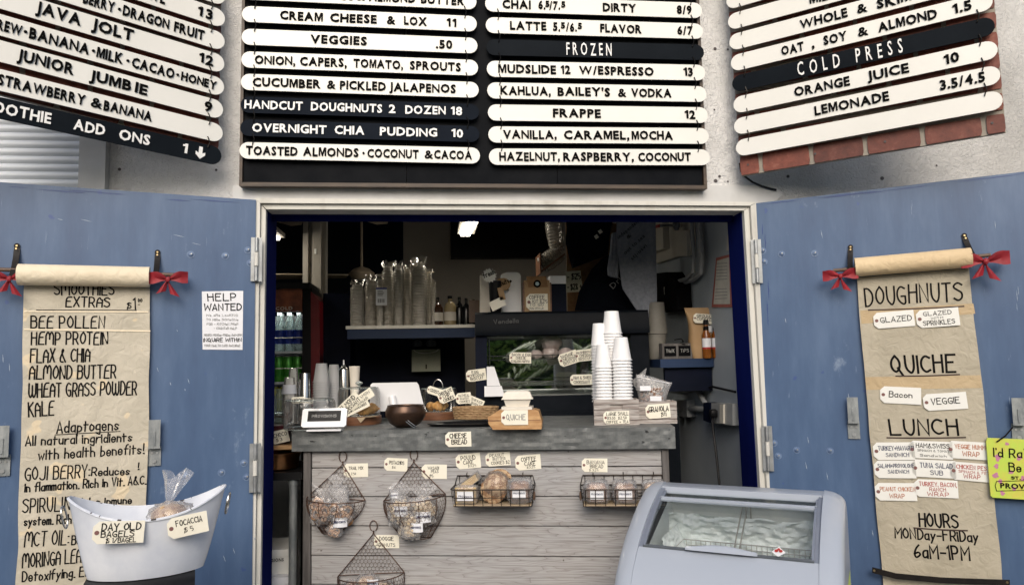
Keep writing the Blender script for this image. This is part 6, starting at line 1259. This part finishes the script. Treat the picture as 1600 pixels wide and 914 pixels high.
# ================================================================ CUP SHELF
cs = FY(640, 508, 4.3, 0); t = thing('wall_shelf', 'long steel edged shelf carrying sleeves of plastic cups', 'shelf', cs); s2 = cs.s
MB().box(-98*s2, 102*s2, 0, .648, -5*s2, 0).build('board', K['steel_shelf'], t); MB().box(-96*s2, 102*s2, .01, .3, -20*s2, -5.3*s2).build('apron', K['shelf_blue'], t)
for i, (xa_, xb_, yt) in enumerate([(545,567,433),(567,586,423),(586,598,424),(594,614,402),(614,629,403),(629,642,406),(642,667,397),(666,676,415),(673,682,434)]):
    xm = (xa_+xb_)/2; w_ = (xb_-xa_)*s2/2; H = (505-yt)*s2; B = Fr(cs.M @ V((cs.p(xm, 500)[0], .08+.05*(i % 2), .001)), 0)
    t2 = thing('cup_sleeve', ['short wide sleeve of clear cups at the left shelf end','second sleeve of clear cups with a crinkled top','thin sleeve of clear cups behind the printed label','tall sleeve of clear cups right of the printed label','tall narrow sleeve of cups, fifth along the shelf','narrow sleeve of cups just left of the tallest one','tallest widest sleeve of clear cups on the shelf','sleeve of clear cups just right of the tallest','shortest slim sleeve of cups next to the brown bottle'][i], 'cup sleeve', B, 'sleeves of plastic cups on the shelf')
    n = int((H-.04)/.016); m = MB().lathe([(w_*.80,.0),(w_*.90,.003),(w_*.88,.007),(w_*.74,.0158)], n=14); me = None; o = m.build('cup', K['clear_cup'], t2, True)
    for j in range(1, n):
        o2 = bpy.data.objects.new('cup', o.data); sc.collection.objects.link(o2); o2.parent = t2; o2.location = (0, 0, .016*j)
    MB().lathe([(0, 0), (w_*.62, 0), (w_*.70, n*.016), (w_*.62, n*.016+.02), (0, n*.016+.02)], n=14).build('inner_stack', K['clear_cup'], t2, True)
    def sl(a, v): r_ = w_*(.95+.05*noise.noise(V((a*6, v*9, i)))+.05*abs(math.sin(a*34+3*noise.noise(V((a*3, v*7, i)))))) if v < .88 else w_*(.7+.4*(v-.88)/.12*(.6+.5*math.sin(a*31+i))); return (r_*math.cos(6.283*a), r_*math.sin(6.283*a), H*v+.012*math.sin(a*25+i)*(v > .95))
    MB().grid(sl, 60, 26, True).build('sleeve', K['cupfilm'], t2, True)
B = cs.sub(596, 463, -.0); t = thing('barcode_label', 'white barcode label with a blue edge on a cup sleeve', 'label', B)
MB().box(-8.5*s2, 8.5*s2, 0, .001, -14*s2, 13*s2).build('card', K['office_paper'], t); MB().box(-8.5*s2, 8.5*s2, -.0012, -.0002, 11*s2, 13.5*s2).build('stripe', K['blue_label'], t); m = MB()
for i in range(9): m.box((-5.5+1.25*i)*s2, (-5.5+1.25*i+(.4+.4*(i % 3 == 0)))*s2, -.001, 0, -10*s2, -4*s2)
for i in range(4): m.box(-6*s2, (2+i % 3)*s2, -.001, 0, (1+2.2*i)*s2, (1.8+2.2*i)*s2)
m.build('print', K['ink'], t)
for i, (x, w_, h_, mt, lab) in enumerate([(683,9.5,44,'bottle_brown','brown syrup bottle with cream label next to the cup sleeves'),(704,9.5,46,'bottle_pale','pale amber square bottle, second on the shelf'),(719,6,44,'bottle_dark','slim black bottle right of the amber bottle'),(730,6,42,'bottle_dark','slim black bottle, second from the shelf end'),(741,6,40,'bottle_dark','slim black bottle at the shelf end')]):
    B = Fr(cs.M @ V((cs.p(x, 500)[0], .1, .001)), 0); lathe_thing(B, 'syrup_bottle', [(0,0),(w_,0),(w_,h_*.6),(w_*.8,h_*.72),(w_*.35,h_*.8),(w_*.35,h_*.9),(0,h_*.9)], mt, lab, 'bottle', 'syrup bottles on the cup shelf', extra=[('cap', [(0,h_*.9),(w_*.42,h_*.9),(w_*.42,h_),(0,h_)], 'black_plastic')]+([('label', [(w_*1.02,h_*.15),(w_*1.02,h_*.45)], 'clamshell')] if i < 2 else []))
B = FY(732, 478, 4.35); single(MB().box(-.03,.03,0,.02,-.10,.03), 'red_packet', K['wood_rod'], Fr(B.M @ V((.03,-.05,0)), 0), 'small rusty red packet at the shelf end', 'packet')
# towel dispenser + speakers
B = FY(666, 563, 4.9); t = thing('towel_dispenser', 'pale plastic towel dispenser on the dark wall under the shelf', 'towel dispenser', B); s2 = B.s
MB().prism([(-22*s2,-17*s2),(22*s2,-17*s2),(22*s2,17*s2),(-22*s2,17*s2)], -.06, .048).build('body', mat('pale_green_plastic', (.42,.44,.33), .4, c2=(.36,.38,.28)), t)
MB().tube([(-19*s2*math.cos(a), -.062, 17*s2-6*s2*math.sin(a)) for a in [i*.314 for i in range(11)]], .003, 5).build('trim', K['white_card'], t); MB().box(-.004,.004,-.063,-.06,-13*s2,-6*s2).build('slot', K['ink'], t)
for x in (652, 674): lathe_thing(FY(x, 541, 4.9), 'round_dial', [(0,0),(7,0),(8,5),(6,9),(0,10)], 'dark_trim', 'round dark dial over the towel dispenser, %s one' % ('left' if x < 660 else 'right'), 'dial', n=18)
# ================================================================ RIGHT WALL: electrics, shelf
X = 1.468
def RW(x, y): d = ray(x, y); tt = (X-CAM.x)/d.x; p = CAM+d*tt; return p
def rwf(x, y): return Fr(RW(x, y), R(-90))   # local x runs towards the viewer (-Y), local y into the wall (+X)
def rp(fr, x, y): p = fr.I @ RW(x, y); return (p.x, p.z)
B = rwf(1055, 375); t = thing('breaker_box', 'beige electric breaker box with a red lever on the side wall', 'electric box', B)
def rpoly(pts, d0, d1, nm, mt, fr=None, tt=None):
    fr = fr or B; MB().prism([rp(fr, *p) for p in pts], -d1, -d0).build(nm, K[mt], tt or t)
rpoly([(1022,335),(1086,335),(1088,398),(1062,402),(1030,412),(1024,410)], 0, .03, 'body', 'beige_box')
rpoly([(1024,340),(1052,338),(1054,388),(1030,396)], .0305, .07, 'cover', 'beige_box'); rpoly([(1062,360),(1086,360),(1087,400),(1063,400)], .0305, .05, 'cover', 'beige_box')
a = rp(B, 1036, 356); b = rp(B, 1052, 353); MB().tube([(a[0],-.085,a[1]),(b[0],-.085,b[1])], .010, 8).build('lever', K['red_plastic'], t, True); c = rp(B,1078,352); MB().blob((c[0],-.08,c[1]), (.03,.02,.03), .3, 4, 10, 8).build('latch', K['dark_trim'], t, True)
MB().tube([(b[0],-.08,b[1]),(c[0],-.08,c[1])], .008, 8).build('lever_arm', K['dark_trim'], t)
B = rwf(1100, 420); t = thing('conduit', 'grey conduit pipes bending down the side wall', 'conduit', B)
for dx, r_, d_ in ((0,.016,.03),(-6,.011,.055)):
    pts = [rp(B, x+dx, y) for x, y in ((1101,300),(1102,360),(1106,400),(1104,425),(1092,436),(1075,441))]; MB().tube([(p[0],-d_,p[1]) for p in pts], r_, 10).build('pipe', K['grey_conduit'], t, True)
B = rwf(1058, 457); t = thing('meter_cover', 'black cloth covered box under the breaker box', 'box', B); rpoly([(1036,428),(1066,425),(1079,442),(1082,484),(1042,488),(1037,465)], 0, .09, 'body', 'black_matte'); MB().box(rp(B,1061,450)[0]-.004, rp(B,1061,450)[0]+.004, -.0925, -.091, rp(B,1061,460)[1], rp(B,1061,448)[1]).build('mark', K['white_card'], t)
for (pts, lab, nl) in (([(1120,403),(1143,397),(1145,480),(1113,480)], 'yellowed certificate with a red border on the side wall', 1),([(1137,374),(1143,335),(1144,392),(1136,392)], 'second paper above the red bordered certificate', 0)):
    B = rwf(*pts[0]); t = thing('certificate', lab, 'certificate', B, 'papers on the side wall'); rpoly(pts, .001, .004, 'border' if nl else 'sheet', 'cert_red' if nl else 'cert_paper')
    if nl:
        cx_ = sum(p[0] for p in pts)/4; cy_ = sum(p[1] for p in pts)/4; rpoly([(cx_+(x-cx_)*.8, cy_+(y-cy_)*.88) for x, y in pts], .0042, .006, 'sheet', 'cert_paper'); m = MB()
        for yy in range(412, 472, 5):
            if 440 < yy < 452: continue
            a = rp(B, 1120-(yy-412)*.06+2, yy); b = rp(B, 1138, yy-1); m.stroke([V(a), V(b)], .004, -.0065)
        m.build('print', K['grey_ink'], t)
# shelf on the right
sf = FY(1095, 574, 3.80, -2); t = thing('wall_shelf', 'thick navy shelf fixed to the side wall on the right', 'shelf', sf); s2 = sf.s
zz = sf.p(1095, 560)[1]; xa = sf.p(1032, 570)[0]; xb = 1.466-sf.o.x
MB().box(xa, xb, 0, .35, zz-.045, zz).build('board', K['shelf_blue'], t); MB().box(xa+.03, xb-.002, .03, .06, zz-.17, zz-.046).build('apron', K['dark_navy'], t)
def onshelf(x, y_=.06): return Fr(sf.M @ V((sf.p(x, 560)[0], y_, zz+.001)), 0)
B = onshelf(1104); t = thing('coffee_bag', 'crumpled brown paper coffee bag on the navy shelf', 'coffee bag', B); s2 = B.s
def kb(a, v):
    th = 6.283*a; w_ = (19+6*v+2*math.sin(v*7))*s2; d_ = .035*(1-v**3)+.003; return (w_*math.copysign(abs(math.cos(th))**.6, math.cos(th))-3*s2*v+2*s2, d_*math.copysign(abs(math.sin(th))**.6, math.sin(th))+.006*noise.noise(V((a*7, v*5, 1))), 79*s2*v)
m = MB().grid(kb, 36, 16, True); m.build('bag', K['kraft_bag'], t, True)
tag(None,0,0,34,15,-5,[('GROUND',.15,.85,.62,.28),('COFFee',.15,.85,.32,.26),('$16',.45,.75,.05,.22)],fr=Fr(B.M @ V((-.0,-.042,61*s2)), 0),lab='cream tag reading ground coffee on the brown bag',grp=None,thick=1.3)
MB().box(2*s2, 11*s2, -.044, -.042, 40*s2, 50*s2).build('label', K['office_paper'], t)
for i, x in enumerate((1105, 1120)):
    B = onshelf(x, -.0); lathe_thing(B, 'sauce_bottle', [(0,0),(6,0),(6.8,2),(6.8,36),(3.6,44),(3,52),(0,52)], 'sauce', 'brown hot sauce bottle with white label on the navy shelf, %s one' % ('left' if i == 0 else 'right'), 'sauce bottle', 'hot sauce bottles on the shelf', extra=[('cap', [(0,52),(3.6,52),(3.6,60),(0,60)], 'black_plastic'),('label', [(7,14),(7,31)], 'office_paper'),('label_band', [(7.15,14),(7.15,17)], 'red_plastic'),('collar', [(4.4,43.5),(3.6,50)], 'ink')])
B = onshelf(1141, .02); s2 = B.s; t = thing('glazed_bowl', 'pale blue petal shaped bowl at the right end of the shelf', 'bowl', B)
MB().lathe([(0,0),(8*s2,0),(13*s2,6*s2),(13.5*s2,15*s2),(12.5*s2,15*s2),(11*s2,5*s2),(0,2*s2)], n=28).build('body', K['blue_glaze'], t, True)
for i in range(12):
    for j in range(2): a = i*.5236+j*.26; MB().blob((11.8*s2*math.cos(a)*(1 if j else .92), 11.8*s2*math.sin(a)*(1 if j else .92), (5.5+6*j)*s2), (3.3*s2,3.3*s2,4*s2), .05, 2, 8, 6).build('petal', K['blue_glaze'], t, True)
B = onshelf(1137, .10); t = thing('pen_cup', 'cup of pens with blue tips behind the petal bowl', 'pen cup', B); s2 = B.s; MB().lathe([(0,0),(9*s2,0),(10*s2,34*s2),(9*s2,34*s2),(8*s2,2*s2),(0,2*s2)], n=20).build('cup', K['dark_trim'], t, True)
for i in range(9): a = i*.7; p0 = V((4*s2*math.cos(a), 4*s2*math.sin(a), 20*s2)); p1 = V((12*s2*math.cos(a), 6*s2*math.sin(a), (52+6*math.sin(i*2))*s2)); MB().tube([p0, p1], .003, 6).build('pen', K['dark_trim' if i % 2 else 'blue_label'], t)
tag(None,0,0,17,20,2,[('V',.2,.8,.2,.5)],fr=Fr(onshelf(1142, -.02).M @ V((0,0,27*s2)), 0),lab='small cream card in front of the pen cup, lower one',grp='cards by the pen cup'); tag(None,0,0,18,19,-1,[],fr=Fr(onshelf(1143, -.015).M @ V((0,0,48*s2)), 0),lab='blank cream card in front of the pens, upper one',grp='cards by the pen cup')
B = onshelf(1042, .2); lathe_thing(B, 'bucket', [(0,0),(12,0),(16,38),(17.5,39),(17.5,44),(14,88),(0,90)], 'bucket', 'beige bucket stack at the left of the navy shelf', 'bucket')
for i, x in enumerate((1048, 1074)):
    B = onshelf(x, .0 if i == 0 else .04); s2 = B.s; t = thing('small_crate', 'small dark framed box on the navy shelf, %s one' % ('left' if i == 0 else 'right'), 'box', B, 'small boxes on the navy shelf'); MB().box(-13*s2,12*s2,0,.06,0,24*s2).build('box', K['post_wood'], t); MB().box(-10*s2,9*s2,-.002,0,4*s2,20*s2).build('panel', K['black_matte'], t)
    m = MB(); hand(m, 'THaNK' if i == 0 else 'TiPS', (-7*s2,10*s2), (6*s2,10*s2), 5*s2, .7*s2, -.003); m.build('lettering', K['grey_ink'], t)
B = onshelf(1066, .03); single(MB().tube([(-.03,0,.1),(-.0,-.02,.105),(.02,0,.09),(.0,.02,.08),(.03,0,.075)], .003, 6), 'ribbon', K['black_matte'], B, 'loose dark ribbon over the small boxes', 'ribbon')
# power outlet, conduit, plug
B = rwf(1140, 645); t = thing('outlet_box', 'grey outlet box with a plugged in black cord', 'outlet', B); rpoly([(1116,628),(1127,629),(1127,660),(1116,656)], 0, .06, 'cover', 'dark_navy'); rpoly([(1127.5,629),(1162,630),(1162,664),(1127.5,660)], 0, .055, 'body', 'grey_conduit')
rpoly([(1144,631),(1150,631),(1150,661),(1144,660)], .056, .065, 'switch', 'beige_box'); a = rp(B,1137,645); b = rp(B,1139,660); MB().blob((a[0],-.075,a[1]), (.02,.02,.022), .1, 2, 10, 8, pw=.6).build('plug', K['black_plastic'], t, True)
pts = [rp(B, x, y) for x, y in ((1137,650),(1138,670),(1141,690),(1144,714),(1149,760))]; MB().tube([(p[0],-.08+.0*i,p[1]) for i, p in enumerate(pts)], .006, 8).build('cord', K['black_plastic'], t, True)
B = rwf(1085, 640); t = thing('junction_box', 'grey junction box and pipe low on the side wall', 'electric box', B); rpoly([(1069,625),(1086,624),(1087,651),(1070,650)], 0, .05, 'body', 'grey_conduit'); a = rp(B,1079,637); b = rp(B,1116,640); MB().tube([(a[0],-.03,a[1]),(b[0],-.03,b[1])], .018, 12).build('pipe', K['grey_conduit'], t, True)
pts = [rp(B, x, y) for x, y in ((1095,606),(1103,618),(1113,634))]; MB().tube([(p[0],-.03,p[1]) for p in pts], .014, 10).build('pipe', K['grey_conduit'], t, True); rpoly([(1061,629),(1067,629),(1067,652),(1061,651)], 0, .05, 'cover', 'black_plastic')
B = rwf(1100, 605); pts = [rp(B, x, y) for x, y in ((1040,606),(1070,611),(1100,608),(1120,604),(1155,612))]; single(MB().tube([(p[0],-.02,p[1]) for p in pts], .006, 8), 'power_cable', K['black_plastic'], B, 'thin black cord running along the side wall under the shelf', 'cord', smooth=True)
B = rwf(1064, 760); pts = [rp(B, x, y) for x, y in ((1064,640),(1063,700),(1064,780),(1060,860))]; single(MB().tube([(p[0],-.04,p[1]) for p in pts], .007, 8), 'power_cable', K['black_plastic'], B, 'thick black cord hanging down beside the counter end', 'cord', smooth=True)
# ================================================================ palms across the street, mirrored in the case and the freezer glass
def palm(x, y, h, seed, lab):
    B = Fr((x, y, 0), 0); t = thing('palm_tree', lab, 'palm tree', B, 'palms across from the stand'); rnd = random.Random(seed)
    MB().tube([(.03*math.sin(i), .03*math.cos(i), h*i/8) for i in range(9)], [.09-.003*i for i in range(9)], 12).build('trunk', K['trunk'], t, True)
    for f_ in range(20):
        a = f_*2.4+rnd.random(); L = rnd.uniform(1.0, 1.5); el = rnd.uniform(.1, 1.1); m = MB(); c = V((math.cos(a), math.sin(a), 0)); sd2 = V((-c.y, c.x, 0)); pts = []
        for i in range(15): u = i/14; pts.append(V((0,0,h))+c*(L*u*math.cos(el*.6))+V((0,0,L*(math.sin(el)*u-.75*u*u))))
        m.tube(pts, [.012*(1-i/16) for i in range(15)], 5)
        for i in range(1, 15):
            for sg in (-1, 1):
                p = pts[i]; ln = .38*math.sin(math.pi*(i+1)/17)**.6+.05; tip = p+sd2*sg*ln*.8+c*ln*.45+V((0,0,-ln*.35)); d = c*.017; m.add([p-d, p+d, (p+tip)/2+d*1.2, tip, (p+tip)/2-d*1.2], [(0,1,2,3,4)])
        m.build('frond', K['frond'], t)
palm(2.2, -1.6, 1.35, 1, 'low palm directly across from the doorway'); palm(3.4, -2.2, 1.7, 2, 'taller palm to the right across from the stand'); palm(1.3, -2.9, 1.5, 3, 'palm to the left across from the stand')

k('added_hedge_core', (.02,.04,.01), .9)  # dark core closing the gaps in the added leaf screen
# unseen leafy screen, added to block low sky light and darken the interior
hb = Fr((0, -6.5, 0), 0); m = MB(); rnd = random.Random(3)
for i in range(22000):
    x = rnd.uniform(-16, 16); top = 3.6+.7*noise.noise(V((x*.5, 1, 2)))+.3*noise.noise(V((x*2, 4, 2))); z = top*rnd.random()**.7; y = rnd.uniform(-.5, .5)+.35*noise.noise(V((x*.8, z, 5)))
    a = rnd.uniform(0, 6.28); b = rnd.uniform(-1, 1); u = V((math.cos(a), math.sin(a)*.4, b*.5))*.13; v = V((-math.sin(a)*.3, .2, math.cos(b)))*.07; c = V((x, y, z)); m.add([c-u, c-v*.6, c+u, c+v*.6], [(0,1,2,3)])
t = thing('added_hedge', 'tall leafy screen added behind the camera to block low sky light', 'added_hedge', hb); m.build('foliage', K['frond'], t, kind='stuff'); MB().box(-16, 16, -.3, -.1, 0, 3.1).build('core', K['added_hedge_core'], t)
